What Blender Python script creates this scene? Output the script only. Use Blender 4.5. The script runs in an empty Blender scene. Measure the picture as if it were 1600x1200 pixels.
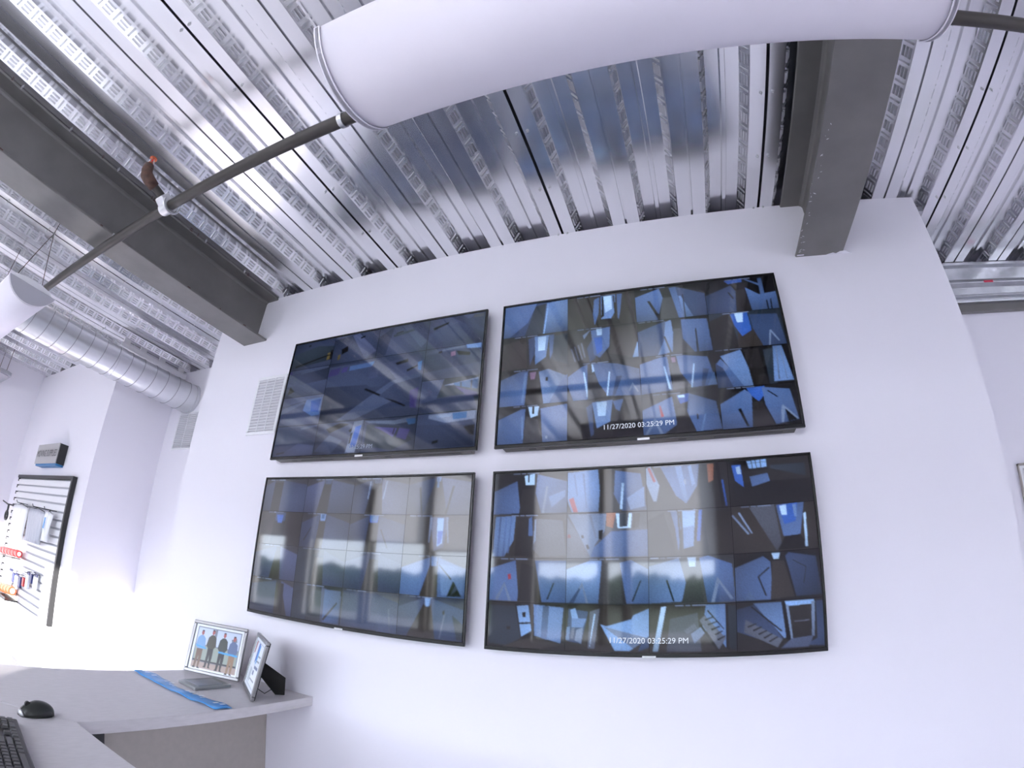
import bpy, bmesh, math, random
import numpy as np
from mathutils import Vector, Matrix, Euler
random.seed(7)
C = bpy.context.scene.collection
sc = bpy.context.scene
sin, cos, PI = math.sin, math.cos, math.pi

# ------------------------------------------------------------------ camera
# wide action-camera lens: calibrated fisheye (radial polynomial) with its optical centre off the frame's middle
cd = bpy.data.cameras.new('camera'); cam = bpy.data.objects.new('camera', cd); C.objects.link(cam); sc.camera = cam
cd.type = 'PANO'; cd.panorama_type = 'FISHEYE_LENS_POLYNOMIAL'
cd.sensor_fit = 'HORIZONTAL'; cd.sensor_width = 36.0; cd.fisheye_fov = math.radians(166)
K = (0.05928315223108448, -4.1871577303297024e-05, -1.7265721752440194e-05, 3.8444510095765946e-07)
cd.fisheye_polynomial_k0 = 0.0
cd.fisheye_polynomial_k1, cd.fisheye_polynomial_k2, cd.fisheye_polynomial_k3, cd.fisheye_polynomial_k4 = [-k for k in K]
cd.shift_x = -(837.39 - 800) / 1600; cd.shift_y = (652.62 - 600) / 1600
right = Vector((0.95435854, 0.29706657, 0.03084196)); down = Vector((-0.08104975, 0.35699584, -0.93058310)); fwd = Vector((-0.28745558, 0.88561020, 0.36477920))
cam.matrix_world = Matrix(((right.x, -down.x, -fwd.x, 1.91210), (right.y, -down.y, -fwd.y, -1.64217), (right.z, -down.z, -fwd.z, 1.26898), (0, 0, 0, 1)))
cd.clip_start = 0.01; cd.clip_end = 300

# ------------------------------------------------------------------ world, sun, exposure
w = bpy.data.worlds.new('world'); sc.world = w; w.use_nodes = True
bg = w.node_tree.nodes['Background']; bg.inputs[0].default_value = (0.80, 0.86, 1.0, 1); bg.inputs[1].default_value = 12.0
sd = bpy.data.lights.new('sun', 'SUN'); sd.energy = 20.0; sd.angle = math.radians(0.6); sd.color = (1.0, 0.93, 0.86)
sun = bpy.data.objects.new('sun', sd); C.objects.link(sun); sun.location = (6, -12, 6)
SPHI, SEL = math.radians(41), math.radians(7.5)
sdir = Vector((-sin(SPHI) * cos(SEL), cos(SPHI) * cos(SEL), -sin(SEL)))
sun.rotation_euler = sdir.to_track_quat('-Z', 'Y').to_euler()
sc.view_settings.view_transform = 'Standard'; sc.view_settings.look = 'None'; sc.view_settings.gamma = 1.0
sc.view_settings.use_curve_mapping = False; sc.view_settings.exposure = 0.06
sc.cycles.use_denoising = True
sc.cycles.max_bounces = 10; sc.cycles.diffuse_bounces = 6; sc.cycles.glossy_bounces = 5; sc.cycles.transparent_max_bounces = 12

# ------------------------------------------------------------------ helpers
def lin(c):
    return tuple(((v / 255) / 12.92 if v / 255 <= 0.04045 else ((v / 255 + 0.055) / 1.055) ** 2.4) for v in c)

def mat(name, rgb, rough=0.5, metal=0.0, spec=0.5, noise=0.0, nscale=8.0, bump=0.0, bscale=60.0, rvar=0.0, stretch=None, coat=0.0):
    m = bpy.data.materials.new(name); m.use_nodes = True
    nt = m.node_tree; b = nt.nodes['Principled BSDF']
    b.inputs['Base Color'].default_value = (*rgb, 1); b.inputs['Roughness'].default_value = rough
    b.inputs['Metallic'].default_value = metal; b.inputs['Specular IOR Level'].default_value = spec
    if coat: b.inputs['Coat Weight'].default_value = coat; b.inputs['Coat Roughness'].default_value = 0.08
    tc = nt.nodes.new('ShaderNodeTexCoord'); src = tc.outputs['Object']
    if stretch:
        mp = nt.nodes.new('ShaderNodeMapping'); mp.inputs['Scale'].default_value = stretch
        nt.links.new(src, mp.inputs[0]); src = mp.outputs[0]
    if noise or rvar:
        n = nt.nodes.new('ShaderNodeTexNoise'); n.inputs['Scale'].default_value = nscale; n.inputs['Detail'].default_value = 6
        nt.links.new(src, n.inputs['Vector'])
        if noise:
            r = nt.nodes.new('ShaderNodeMapRange'); r.inputs['From Min'].default_value = 0.3; r.inputs['From Max'].default_value = 0.7
            r.inputs['To Min'].default_value = 1 - noise; r.inputs['To Max'].default_value = 1 + noise
            nt.links.new(n.outputs['Fac'], r.inputs['Value'])
            mx = nt.nodes.new('ShaderNodeMix'); mx.data_type = 'RGBA'; mx.blend_type = 'MULTIPLY'; mx.inputs['Factor'].default_value = 1
            mx.inputs['A'].default_value = (*rgb, 1); nt.links.new(r.outputs[0], mx.inputs['B']); nt.links.new(mx.outputs['Result'], b.inputs['Base Color'])
        if rvar:
            r = nt.nodes.new('ShaderNodeMapRange'); r.inputs['From Min'].default_value = 0.3; r.inputs['From Max'].default_value = 0.7
            r.inputs['To Min'].default_value = max(0.02, rough - rvar); r.inputs['To Max'].default_value = rough + rvar
            nt.links.new(n.outputs['Fac'], r.inputs['Value']); nt.links.new(r.outputs[0], b.inputs['Roughness'])
    if bump:
        n2 = nt.nodes.new('ShaderNodeTexNoise'); n2.inputs['Scale'].default_value = bscale; n2.inputs['Detail'].default_value = 3
        nt.links.new(src, n2.inputs['Vector'])
        bp = nt.nodes.new('ShaderNodeBump'); bp.inputs['Strength'].default_value = bump; bp.inputs['Distance'].default_value = 0.002
        nt.links.new(n2.outputs['Fac'], bp.inputs['Height']); nt.links.new(bp.outputs[0], b.inputs['Normal'])
    return m

def attr_mat(name, emit, rough, spec=0.5):
    """flat print or screen picture: colours come from the mesh's own colour attribute"""
    m = bpy.data.materials.new(name); m.use_nodes = True; nt = m.node_tree; b = nt.nodes['Principled BSDF']
    a = nt.nodes.new('ShaderNodeAttribute'); a.attribute_name = 'Col'
    b.inputs['Roughness'].default_value = rough; b.inputs['Specular IOR Level'].default_value = spec
    if emit:
        b.inputs['Base Color'].default_value = (0.004, 0.004, 0.005, 1)
        nt.links.new(a.outputs['Color'], b.inputs['Emission Color']); b.inputs['Emission Strength'].default_value = emit
    else:
        nt.links.new(a.outputs['Color'], b.inputs['Base Color'])
    return m

class MB:
    def __init__(s): s.v = []; s.f = []; s.c = []
    def add(s, vs, fs, col=None):
        o = len(s.v); s.v += [tuple(p) for p in vs]; s.f += [tuple(i + o for i in f) for f in fs]; s.c += [col] * len(fs); return s
    def box(s, x0, x1, y0, y1, z0, z1):
        return s.add([(x0, y0, z0), (x1, y0, z0), (x1, y1, z0), (x0, y1, z0), (x0, y0, z1), (x1, y0, z1), (x1, y1, z1), (x0, y1, z1)],
                     [(0, 3, 2, 1), (4, 5, 6, 7), (0, 1, 5, 4), (1, 2, 6, 5), (2, 3, 7, 6), (3, 0, 4, 7)])
    def obox(s, c, ax, ay, az, hx, hy, hz):
        c, ax, ay, az = Vector(c), Vector(ax), Vector(ay), Vector(az); vs = []
        for k in (-1, 1):
            for i, j in ((-1, -1), (1, -1), (1, 1), (-1, 1)): vs.append(c + ax * hx * i + ay * hy * j + az * hz * k)
        return s.add(vs, [(0, 3, 2, 1), (4, 5, 6, 7), (0, 1, 5, 4), (1, 2, 6, 5), (2, 3, 7, 6), (3, 0, 4, 7)])
    def tube(s, path, r, n=12, caps=True):
        path = [Vector(p) for p in path]; rings = []; rr = r if isinstance(r, (list, tuple)) else [r] * len(path)
        up = None
        for i, p in enumerate(path):
            t = path[min(i + 1, len(path) - 1)] - path[max(i - 1, 0)]
            if t.length < 1e-7: t = path[min(i + 2, len(path) - 1)] - path[max(i - 2, 0)]
            t = t.normalized()
            if up is None: up = Vector((0, 0, 1)) if abs(t.z) < 0.9 else Vector((1, 0, 0))
            a = t.cross(up).normalized(); b = a.cross(t).normalized(); up = b
            rings.append([p + (a * cos(2 * PI * k / n) + b * sin(2 * PI * k / n)) * rr[i] for k in range(n)])
        vs = [q for g in rings for q in g]; fs = []
        for i in range(len(path) - 1):
            for k in range(n): fs.append((i * n + k, i * n + (k + 1) % n, (i + 1) * n + (k + 1) % n, (i + 1) * n + k))
        if caps: fs.append(tuple(range(n))[::-1]); fs.append(tuple((len(path) - 1) * n + k for k in range(n)))
        return s.add(vs, fs)
    def prism(s, poly, fn, a, b):
        """poly: 2D outline; fn(u, v, t) -> 3D; extruded from t=a to t=b"""
        n = len(poly); vs = [fn(u, v, a) for u, v in poly] + [fn(u, v, b) for u, v in poly]
        fs = [(i, (i + 1) % n, n + (i + 1) % n, n + i) for i in range(n)] + [tuple(range(n))[::-1], tuple(range(n, 2 * n))]
        return s.add(vs, fs)

WL = {}
def link(o, parent, loc):
    C.objects.link(o)
    if parent is not None: o.parent = parent
    WL[o.name] = Vector(loc)
def build(name, mb, m, parent=None, loc=None, smooth=False, bevel=0.0, fix=True, kind=None, label=None, seg=2, autosmooth=None):
    """one mesh object; vertices are given in world coordinates, stored about the parent's (or its own) base point"""
    base = WL[parent.name] if parent is not None else Vector(loc) if loc is not None else Vector((0, 0, 0))
    me = bpy.data.meshes.new(name); me.from_pydata([tuple(Vector(p) - base) for p in mb.v], [], mb.f)
    if any(c is not None for c in mb.c):
        at = me.color_attributes.new('Col', 'FLOAT_COLOR', 'CORNER'); k = 0
        for p, c in zip(me.polygons, mb.c):
            for _ in range(p.loop_total): at.data[k].color = (*(c or (0, 0, 0)), 1); k += 1
    if fix:
        bm = bmesh.new(); bm.from_mesh(me); bmesh.ops.recalc_face_normals(bm, faces=bm.faces); bm.to_mesh(me); bm.free()
    if smooth:
        for p in me.polygons: p.use_smooth = True
    if m is not None: me.materials.append(m)
    o = bpy.data.objects.new(name, me)
    if parent is None: o.location = base
    link(o, parent, base)
    if smooth and autosmooth is not None:
        me.set_sharp_from_angle(angle=math.radians(autosmooth))
    if bevel:
        b = o.modifiers.new('bevel', 'BEVEL'); b.width = bevel; b.segments = seg; b.limit_method = 'ANGLE'; b.angle_limit = math.radians(40)
    if kind: o['kind'] = kind
    if label: o['label'] = label
    return o
def thing(name, loc, label, cat, group=None):
    o = bpy.data.objects.new(name, None); o.location = loc; o.empty_display_size = 0.05
    link(o, None, loc); return tag(o, label, cat, group)
def tag(o, label, cat, group=None):
    o['label'] = label; o['category'] = cat
    if group: o['group'] = group
    return o
def struct(name, mb, m, **k):
    o = build(name, mb, m, kind='structure', **k); return o
def copy_tree(o, parent=None):
    c = o.copy(); link(c, parent, WL[o.name])
    for ch in o.children: copy_tree(ch, c)
    return c

# ------------------------------------------------------------------ materials
M_wall = mat('white wall paint', (0.83, 0.81, 0.875), 0.55, bump=0.06, bscale=180)
M_floor = mat('pale polished concrete floor', (0.76, 0.74, 0.76), 0.5, noise=0.12, nscale=40)
M_deck = mat('galvanised steel deck', (0.82, 0.82, 0.84), 0.225, 1.0, noise=0.035, nscale=14, rvar=0.025, stretch=(1, 0.12, 1))
M_emb = mat('embossed deck web', (0.60, 0.60, 0.62), 0.34, 1.0)  # darker than the deck sheet: relief shading strengthened by colour
M_beam = mat('grey primed steel', (0.165, 0.158, 0.155), 0.42, 0.0, 0.45, noise=0.12, nscale=6, bump=0.04)
M_gal = mat('galvanised steel', (0.46, 0.47, 0.50), 0.36, 1.0, noise=0.12, nscale=14, rvar=0.08)
M_duct = mat('spiral duct steel', (0.70, 0.71, 0.73), 0.30, 1.0, noise=0.03, nscale=9)
M_seam = mat('dull seam steel', (0.42, 0.42, 0.44), 0.45, 1.0)
M_conc = mat('concrete slab', (0.22, 0.22, 0.22), 0.9, noise=0.1, nscale=5)
M_pipe = mat('black steel pipe', (0.045, 0.039, 0.036), 0.42, 0.2, noise=0.25, nscale=25, stretch=(0.2, 1, 1))
M_rust = mat('rusty cast fitting', (0.095, 0.05, 0.038), 0.6, 0.3, noise=0.3, nscale=60)
M_zinc = mat('zinc clamp', (0.66, 0.66, 0.67), 0.3, 1.0)
M_copper = mat('copper sprinkler', (0.46, 0.12, 0.06), 0.3, 1.0)
M_lens = mat('white acrylic lens', (0.87, 0.83, 0.90), 0.5, noise=0.01)
M_cap = mat('grey painted end cap', (0.44, 0.43, 0.48), 0.5)
M_white = mat('white enamel', (0.80, 0.79, 0.82), 0.45)
M_wire = mat('dark suspension wire', (0.10, 0.07, 0.06), 0.5, 0.4)
M_vent = mat('white vent enamel', (0.80, 0.80, 0.83), 0.45)
M_ventdark = mat('vent duct interior', (0.60, 0.59, 0.63), 0.8)
M_tvback = mat('black tv plastic', (0.022, 0.021, 0.022), 0.42)
M_bezel = mat('glossy black bezel', (0.012, 0.012, 0.013), 0.22)
M_tvunder = mat('brown grey tv underside', (0.085, 0.075, 0.068), 0.4)
M_glass_off = mat('screen glass', (0.006, 0.006, 0.008), 0.14)
M_feed = attr_mat('screen picture', 0.95, 0.055, 0.8)
M_text = mat('screen white text', (0.01, 0.01, 0.01), 0.2)
M_text.node_tree.nodes['Principled BSDF'].inputs['Emission Color'].default_value = (0.70, 0.76, 0.9, 1)
M_text.node_tree.nodes['Principled BSDF'].inputs['Emission Strength'].default_value = 1.0
M_textdim = mat('dim screen text', (0.01, 0.01, 0.01), 0.2)
M_textdim.node_tree.nodes['Principled BSDF'].inputs['Emission Color'].default_value = (0.25, 0.30, 0.45, 1)
M_textdim.node_tree.nodes['Principled BSDF'].inputs['Emission Strength'].default_value = 0.8
M_logo = mat('silver logo bar', (0.6, 0.6, 0.62), 0.3, 0.8)
M_print = attr_mat('photo print', 0, 0.3)
M_desk = mat('grey linen laminate', (0.60, 0.57, 0.58), 0.42, noise=0.05, nscale=120, stretch=(1, 0.2, 1))
M_panel = mat('taupe desk panel', (0.42, 0.385, 0.35), 0.6, noise=0.04, nscale=30)
M_black = mat('black plastic', (0.018, 0.018, 0.019), 0.4)
M_mouse = mat('soft black mouse shell', (0.022, 0.025, 0.022), 0.38)
M_key = mat('dark keycap', (0.05, 0.05, 0.052), 0.32)
M_silver = mat('silver frame', (0.24, 0.235, 0.24), 0.3, 0.9)
M_velvet = mat('black velvet backing', (0.012, 0.012, 0.011), 0.9)
M_plaque = mat('pewter plaque', (0.30, 0.31, 0.31), 0.35, 0.5)
M_ribbon = mat('satin blue ribbon', (0.06, 0.30, 0.68), 0.35, spec=0.6, noise=0.15, nscale=20)
M_ribtxt = mat('silver ribbon lettering', (0.8, 0.85, 0.9), 0.3)
M_slat = mat('white slatwall', (0.80, 0.80, 0.82), 0.4)
M_slatdark = mat('slat groove', (0.45, 0.45, 0.49), 0.6)
M_sign = mat('brushed sign face', (0.42, 0.41, 0.41), 0.4)
M_signblue = mat('blue sign body', (0.02, 0.16, 0.38), 0.4)
M_signtxt = mat('dark sign letters', (0.05, 0.05, 0.06), 0.5)
M_red = mat('red tape', (0.55, 0.03, 0.03), 0.4)
M_orange = mat('orange tape', (0.62, 0.12, 0.05), 0.4)
M_cloth = mat('white cover plastic', (0.84, 0.84, 0.86), 0.4)
M_clothg = mat('pale grey cover plastic', (0.50, 0.51, 0.57), 0.35)
M_navy = mat('navy packaging', (0.03, 0.04, 0.16), 0.4)
M_clear = mat('pale packaging', (0.66, 0.68, 0.74), 0.3)
M_stick = mat('red sticker', (0.55, 0.02, 0.06), 0.4)
M_cream = mat('white board', (0.78, 0.78, 0.80), 0.5)
M_grass = mat('dry pale lawn', (0.06, 0.08, 0.045), 0.9, noise=0.3, nscale=3)
M_asph = mat('pale asphalt', (0.20, 0.195, 0.19), 0.85, noise=0.1, nscale=4)
M_leaf = mat('dark hedge leaves', (0.035, 0.07, 0.025), 0.8, noise=0.4, nscale=6)
M_alu = mat('dark window aluminium', (0.10, 0.10, 0.105), 0.45, 0.3)
def glass():
    m = bpy.data.materials.new('window glass'); m.use_nodes = True; nt = m.node_tree; nt.nodes.clear()
    o = nt.nodes.new('ShaderNodeOutputMaterial'); mx = nt.nodes.new('ShaderNodeMixShader'); t = nt.nodes.new('ShaderNodeBsdfTransparent'); g = nt.nodes.new('ShaderNodeBsdfGlossy')
    g.inputs['Roughness'].default_value = 0.02; t.inputs['Color'].default_value = (0.93, 0.95, 0.95, 1); mx.inputs[0].default_value = 0.06
    nt.links.new(t.outputs[0], mx.inputs[1]); nt.links.new(g.outputs[0], mx.inputs[2]); nt.links.new(mx.outputs[0], o.inputs[0]); return m
M_glass = glass()
def shade_mat(tr=0.16):
    m = bpy.data.materials.new('white roller shade cloth'); m.use_nodes = True; nt = m.node_tree; nt.nodes.clear()
    o = nt.nodes.new('ShaderNodeOutputMaterial'); mx = nt.nodes.new('ShaderNodeMixShader'); t = nt.nodes.new('ShaderNodeBsdfTranslucent'); d = nt.nodes.new('ShaderNodeBsdfDiffuse')
    t.inputs['Color'].default_value = (0.86, 0.84, 0.90, 1); d.inputs['Color'].default_value = (0.80, 0.79, 0.84, 1); mx.inputs[0].default_value = tr
    nt.links.new(d.outputs[0], mx.inputs[1]); nt.links.new(t.outputs[0], mx.inputs[2]); nt.links.new(mx.outputs[0], o.inputs[0]); return m
M_shade = shade_mat(0.75); M_shadeL = shade_mat(0.20); M_shadeR = shade_mat(0.55)  # left cloth denser to dim the alcove wall; right cloth for the added window

# ------------------------------------------------------------------ room shell  (x along the screen wall, y away from the camera, z up)
ZC = 2.854            # underside of the steel deck
YW = 0.055            # face of the wall that carries the screens
YB = 0.64             # face of the wall behind it
XL, XR = -0.8364, 3.129
XQ, XA = -4.52, -2.25 # left end wall, end of the alcove wall
YR = -3.50            # window wall behind the camera
XE = 6.2
ZO = ZC + 0.36
struct('floor', MB().box(XQ - 0.2, XE + 0.2, YR - 0.2, YB + 0.25, -0.12, 0.0), M_floor)
struct('wall_front', MB().box(XL, XR, YW, YB, 0, ZC), M_wall)
struct('wall_back', MB().box(XA, XE, YB, YB + 0.08, 0, ZC).box(XA, XE, YB + 0.08, YB + 0.25, 0, ZO), M_wall)
struct('wall_alcove', MB().box(XQ, XA, 0.045, YB + 0.08, 0, ZC).box(XQ, XA, YB + 0.08, YB + 0.25, 0, ZO), M_wall)
struct('wall_left', MB().box(XQ - 0.2, XQ, YR - 0.2, YB + 0.25, 0, ZO), M_wall)
# window wall with its openings: (x0, x1, sill, head)
WINS = [(-4.15, -3.46, 0.72, 1.78), (-2.95, -2.02, 0.72, 1.78), (-1.94, -1.12, 0.72, 1.78), (-1.04, -0.20, 0.72, 1.70),
        (0.27, 1.00, 0.72, 1.60), (1.05, 1.26, 0.72, 1.60), (1.30, 2.23, 0.72, 1.60)]
ZH = 2.74   # real window heads; the roller shades hang down to each 'head' above
mb = MB(); x = XQ - 0.0; MULL = []
for (a, b, s, h) in WINS:
    if a - x > 0.12: mb.box(x, a, YR - 0.2, YR, 0, ZO)
    else: mb.box(x, a, YR - 0.2, YR, 0, 0.72); mb.box(x, a, YR - 0.2, YR, ZH, ZO); MULL.append((x, a))
    mb.box(a, b, YR - 0.2, YR, 0, s); mb.box(a, b, YR - 0.2, YR, ZH, ZO); x = b
mb.box(x, XE, YR - 0.2, YR, 0, ZO)
struct('wall_rear', mb, M_wall)
for i, (a, b) in enumerate(MULL): struct('trim_%d' % (i + 2), MB().box(a, b, YR - 0.14, YR, 0.72, ZH), M_alu)
NTH = ['first', 'second', 'third', 'fourth', 'fifth', 'sixth', 'seventh']
def portal(loc, rot, sx, sy):
    pd = bpy.data.lights.new('daylight_portal', 'AREA'); pd.shape = 'RECTANGLE'; pd.size = sx; pd.size_y = sy; pd.cycles.is_portal = True
    po = bpy.data.objects.new('daylight_portal', pd); C.objects.link(po); po.location = loc; po.rotation_euler = rot
for i, (a, b, s, h) in enumerate(WINS):
    f = MB(); t = 0.03; y0, y1 = YR - 0.13, YR - 0.07
    f.box(a, b, y0, y1, s, s + t).box(a, b, y0, y1, ZH - t, ZH).box(a, a + t, y0, y1, s + t, ZH - t).box(b - t, b, y0, y1, s + t, ZH - t)
    o = struct('window_%d' % (i + 1), f, M_alu)
    build('pane', MB().box(a + t, b - t, YR - 0.103, YR - 0.097, s + t, ZH - t), M_glass, o)
    r = thing('roller_shade', ((a + b) / 2, YR - 0.02, h), 'white roller shade half drawn on the %s window from the left behind the camera' % NTH[i], 'shade', 'roller shades on the window wall')
    build('cloth', MB().add([(a + 0.004, YR - 0.025, h), (b - 0.004, YR - 0.025, h), (b - 0.004, YR - 0.025, ZH - 0.02), (a + 0.004, YR - 0.025, ZH - 0.02)], [(0, 1, 2, 3)]), M_shadeL if i < 2 else M_shade, r, fix=False)
    build('hem_bar', MB().box(a + 0.004, b - 0.004, YR - 0.030, YR - 0.020, h - 0.018, h), M_white, r)
    build('roller', MB().tube([(a + 0.004, YR - 0.03, ZH - 0.025), (b - 0.004, YR - 0.03, ZH - 0.025)], 0.022, 14), M_white, r)
    portal(((a + b) / 2, YR - 0.22, (s + ZH) / 2), (PI / 2, 0, 0), b - a, ZH - s)
# unseen shaded window, added in the right end wall to brighten the right side
RY0, RY1, RZ0, RZ1 = -3.35, -1.35, 0.40, 2.45
struct('wall_right', MB().box(XE, XE + 0.2, YR - 0.2, RY0, 0, ZO).box(XE, XE + 0.2, RY1, YB + 0.25, 0, ZO).box(XE, XE + 0.2, RY0, RY1, 0, RZ0).box(XE, XE + 0.2, RY0, RY1, RZ1, ZO), M_wall)
t = 0.04; xa, xb = XE + 0.07, XE + 0.13
o = struct('window_8', MB().box(xa, xb, RY0, RY1, RZ0, RZ0 + t).box(xa, xb, RY0, RY1, RZ1 - t, RZ1).box(xa, xb, RY0, RY0 + t, RZ0 + t, RZ1 - t).box(xa, xb, RY1 - t, RY1, RZ0 + t, RZ1 - t).box(xa, xb, -2.37, -2.33, RZ0 + t, RZ1 - t), M_alu)
for ya, yb in ((RY0 + t, -2.37), (-2.33, RY1 - t)): build('pane', MB().box(XE + 0.097, XE + 0.103, ya, yb, RZ0 + t, RZ1 - t), M_glass, o)
r = thing('roller_shade', (XE + 0.02, -2.35, RZ0), 'wide white roller shade fully drawn over the unseen fill window added at the right end', 'shade', 'roller shades on the window wall')
build('cloth', MB().add([(XE + 0.025, RY0 + .004, RZ0 + .02), (XE + 0.025, RY1 - .004, RZ0 + .02), (XE + 0.025, RY1 - .004, RZ1 - .02), (XE + 0.025, RY0 + .004, RZ1 - .02)], [(0, 1, 2, 3)]), M_shadeR, r, fix=False)
build('hem_bar', MB().box(XE + 0.02, XE + 0.03, RY0 + .004, RY1 - .004, RZ0 + .004, RZ0 + .02), M_white, r)
build('roller', MB().tube([(XE + 0.03, RY0 + .004, RZ1 - .024), (XE + 0.03, RY1 - .004, RZ1 - .024)], 0.022, 14), M_white, r)
portal((XE + 0.22, (RY0 + RY1) / 2, (RZ0 + RZ1) / 2), (PI / 2, 0, PI / 2), RY1 - RY0, RZ1 - RZ0)
# outside
g = struct('ground', MB().box(-60, 60, -70, YR - 0.2, -0.3, -0.15).box(XE + 0.2, 60, YR - 0.2, 30, -0.3, -0.15), M_grass)
struct('trim_1', MB().box(-60, 60, -16, -9, -0.15, -0.145), M_asph)
mb = MB()
for i in range(70):
    x = -58 + i * 1.65 + random.uniform(-.5, .5); y = -42 + random.uniform(-1.5, 1.5); r = random.uniform(1.55, 1.85); n, k = 8, 5
    vs, fs = [], []
    for a in range(k + 1):
        for b in range(n):
            q = r * random.uniform(.8, 1.15); th = PI * a / k; vs.append((x + q * sin(th) * cos(2 * PI * b / n), y + q * sin(th) * sin(2 * PI * b / n), -0.15 + q * 0.8 - q * 0.8 * cos(th)))
    for a in range(k):
        for b in range(n): fs.append((a * n + b, a * n + (b + 1) % n, (a + 1) * n + (b + 1) % n, (a + 1) * n + b))
    mb.add(vs, fs)
h = build('distant_treeline', mb, M_leaf, smooth=True, kind='stuff', loc=(0, -42, -0.15)); tag(h, 'dark green line of trees far outside the windows', 'trees')

# ------------------------------------------------------------------ steel deck ceiling
PER = 0.3037; X0 = 0.5555; NP = 3
ceil = struct('ceiling', MB().box(XQ - 0.2, XE + 0.2, YR - 0.2, YB + 0.25, ZC + 0.075, ZO), M_conc)
DY0, DY1 = YR + 0.002, YB + 0.075
def deck_profile():
    P = [(0.006, 0.026), (0.006, 0.0)]
    for k in range(NP):
        o = k * PER
        if k: P += [(o - 0.005, 0), (o - 0.003, 0.015), (o + 0.003, 0.015), (o + 0.005, 0)]
        P += [(o + 0.0625, 0.0), (o + 0.0905, 0.05), (o + PER / 2 - 0.012, 0.05), (o + PER / 2 - 0.008, 0.040), (o + PER / 2 + 0.008, 0.040), (o + PER / 2 + 0.012, 0.05), (o + PER - 0.0905, 0.05), (o + PER - 0.0625, 0.0)]
    W = NP * PER
    return P + [(W - 0.006, 0.0), (W - 0.006, 0.026)]
def deck_meshes():
    P = deck_profile(); ys = [DY0, -1.2, DY1]; vs, fs = [], []
    for y in ys:
        vs += [(x, y, z) for x, z in P]
    n = len(P)
    for j in range(len(ys) - 1):
        for i in range(n - 1): fs.append((j * n + i, j * n + i + 1, (j + 1) * n + i + 1, (j + 1) * n + i))
    sheet = MB().add(vs, fs)
    e = MB(); per = 0.0855; ny = int((DY1 - DY0 - 0.05) / per)
    for k in range(NP):
        for side in (0, 1):
            if side == 0: p0, p1 = (k * PER + 0.0625, 0.0), (k * PER + 0.0905, 0.05)
            else: p0, p1 = ((k + 1) * PER - 0.0625, 0.0), ((k + 1) * PER - 0.0905, 0.05)
            u = Vector((p1[0] - p0[0], 0, p1[1] - p0[1])); Lw = u.length; u.normalize()
            nrm = Vector((u.z, 0, -u.x)) if side == 0 else Vector((-u.z, 0, -u.x))
            yv = Vector((0, 1, 0)); o = Vector((p0[0], 0, p0[1]))
            for j in range(ny):
                y = DY0 + 0.03 + j * per
                def bar(ya, yb, a, b):
                    h = 0.0042; i_ = 0.0016
                    base = [o + yv * ya + u * a, o + yv * yb + u * a, o + yv * yb + u * b, o + yv * ya + u * b]
                    top = [o + yv * (ya + i_) + u * (a + i_) + nrm * h, o + yv * (yb - i_) + u * (a + i_) + nrm * h, o + yv * (yb - i_) + u * (b - i_) + nrm * h, o + yv * (ya + i_) + u * (b - i_) + nrm * h]
                    e.add(base + top, [(4, 5, 6, 7), (0, 1, 5, 4), (1, 2, 6, 5), (2, 3, 7, 6), (3, 0, 4, 7)])
                bar(y, y + 0.010, 0.12 * Lw, 0.88 * Lw)
                for t in (0.16, 0.42, 0.68): bar(y + 0.024, y + 0.070, t * Lw, (t + 0.16) * Lw)
    s = MB()
    for j in range(13):
        y = DY0 + 0.2 + j * 0.305
        for xx in (0.022, NP * PER - 0.022 + 0.0):
            s.tube([(xx, y, 0.0), (xx, y, -0.004), (xx, y, -0.0041), (xx, y, -0.012)], [0.006, 0.006, 0.0025, 0.002], 6)
    return sheet, e, s
sheet, emb, scr = deck_meshes()
proto = None; WL['ceiling'] = Vector((0, 0, 0))
for i in range(-6, 6):
    x = X0 + i * NP * PER
    if proto is None:
        p = build('deck_panel', sheet, M_deck, None, (0, 0, 0), fix=False); p.parent = ceil
        e = build('web_embossing', emb, M_emb, p, fix=False, kind='stuff')
        s = build('deck_screws', scr, M_zinc, p, kind='stuff')
        p.location = (x, 0, ZC); proto = p
    else:
        c = proto.copy(); C.objects.link(c); c.parent = ceil; c.location = (x, 0, ZC)
        for ch in proto.children:
            d = ch.copy(); C.objects.link(d); d.parent = c

# ------------------------------------------------------------------ steel beams
def ibeam(x, y0, y1, zb, label):
    zt = ZC - 0.001; hw = 0.104; tf = 0.013
    t = thing('steel_beam', (x, y0, zb), label, 'beam', 'grey I-beams under the deck')
    build('bottom_flange', MB().box(x - hw, x + hw, y0, y1, zb, zb + tf), M_beam, t, bevel=0.003)
    build('web', MB().box(x - 0.005, x + 0.005, y0, y1, zb + tf, zt - tf), M_beam, t)
    build('top_flange', MB().box(x - hw, x + hw, y0, y1, zt - tf, zt), M_beam, t, bevel=0.003)
    f = MB()
    for s in (-1, 1):
        for z, d in ((zb + tf, 1), (zt - tf, -1)):
            f.prism([(0, 0), (0.014, 0), (0.005, 0.005), (0, 0.014)], lambda u, v, q, s=s, z=z, d=d: (x + s * (0.005 + u), q, z + d * v), y0, y1)
    build('fillet', f, M_beam, t, smooth=False)
    return t
lb = ibeam(-0.441, YR + 0.003, YW + 0.10, 2.5527, 'grey steel I-beam above the left screens, crossed by the sprinkler pipe')
rb = ibeam(2.5815, YR + 0.003, YW + 0.10, 2.5527, 'scratched grey steel I-beam above the right screens, ending in the white wall')
mb = MB(); random.seed(5)
for i in range(16):   # rust-red primer marks along the flange edges
    y = random.uniform(-2.3, -0.1); ln = random.uniform(0.006, 0.025); z = 2.5527 + 0.004 if i % 2 else ZC - 0.009
    mb.add([(-0.3363, y, z), (-0.3363, y + ln, z), (-0.3363, y + ln * 0.9, z + 0.006), (-0.3363, y + 0.2 * ln, z + 0.006)], [(0, 1, 2, 3)])
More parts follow.
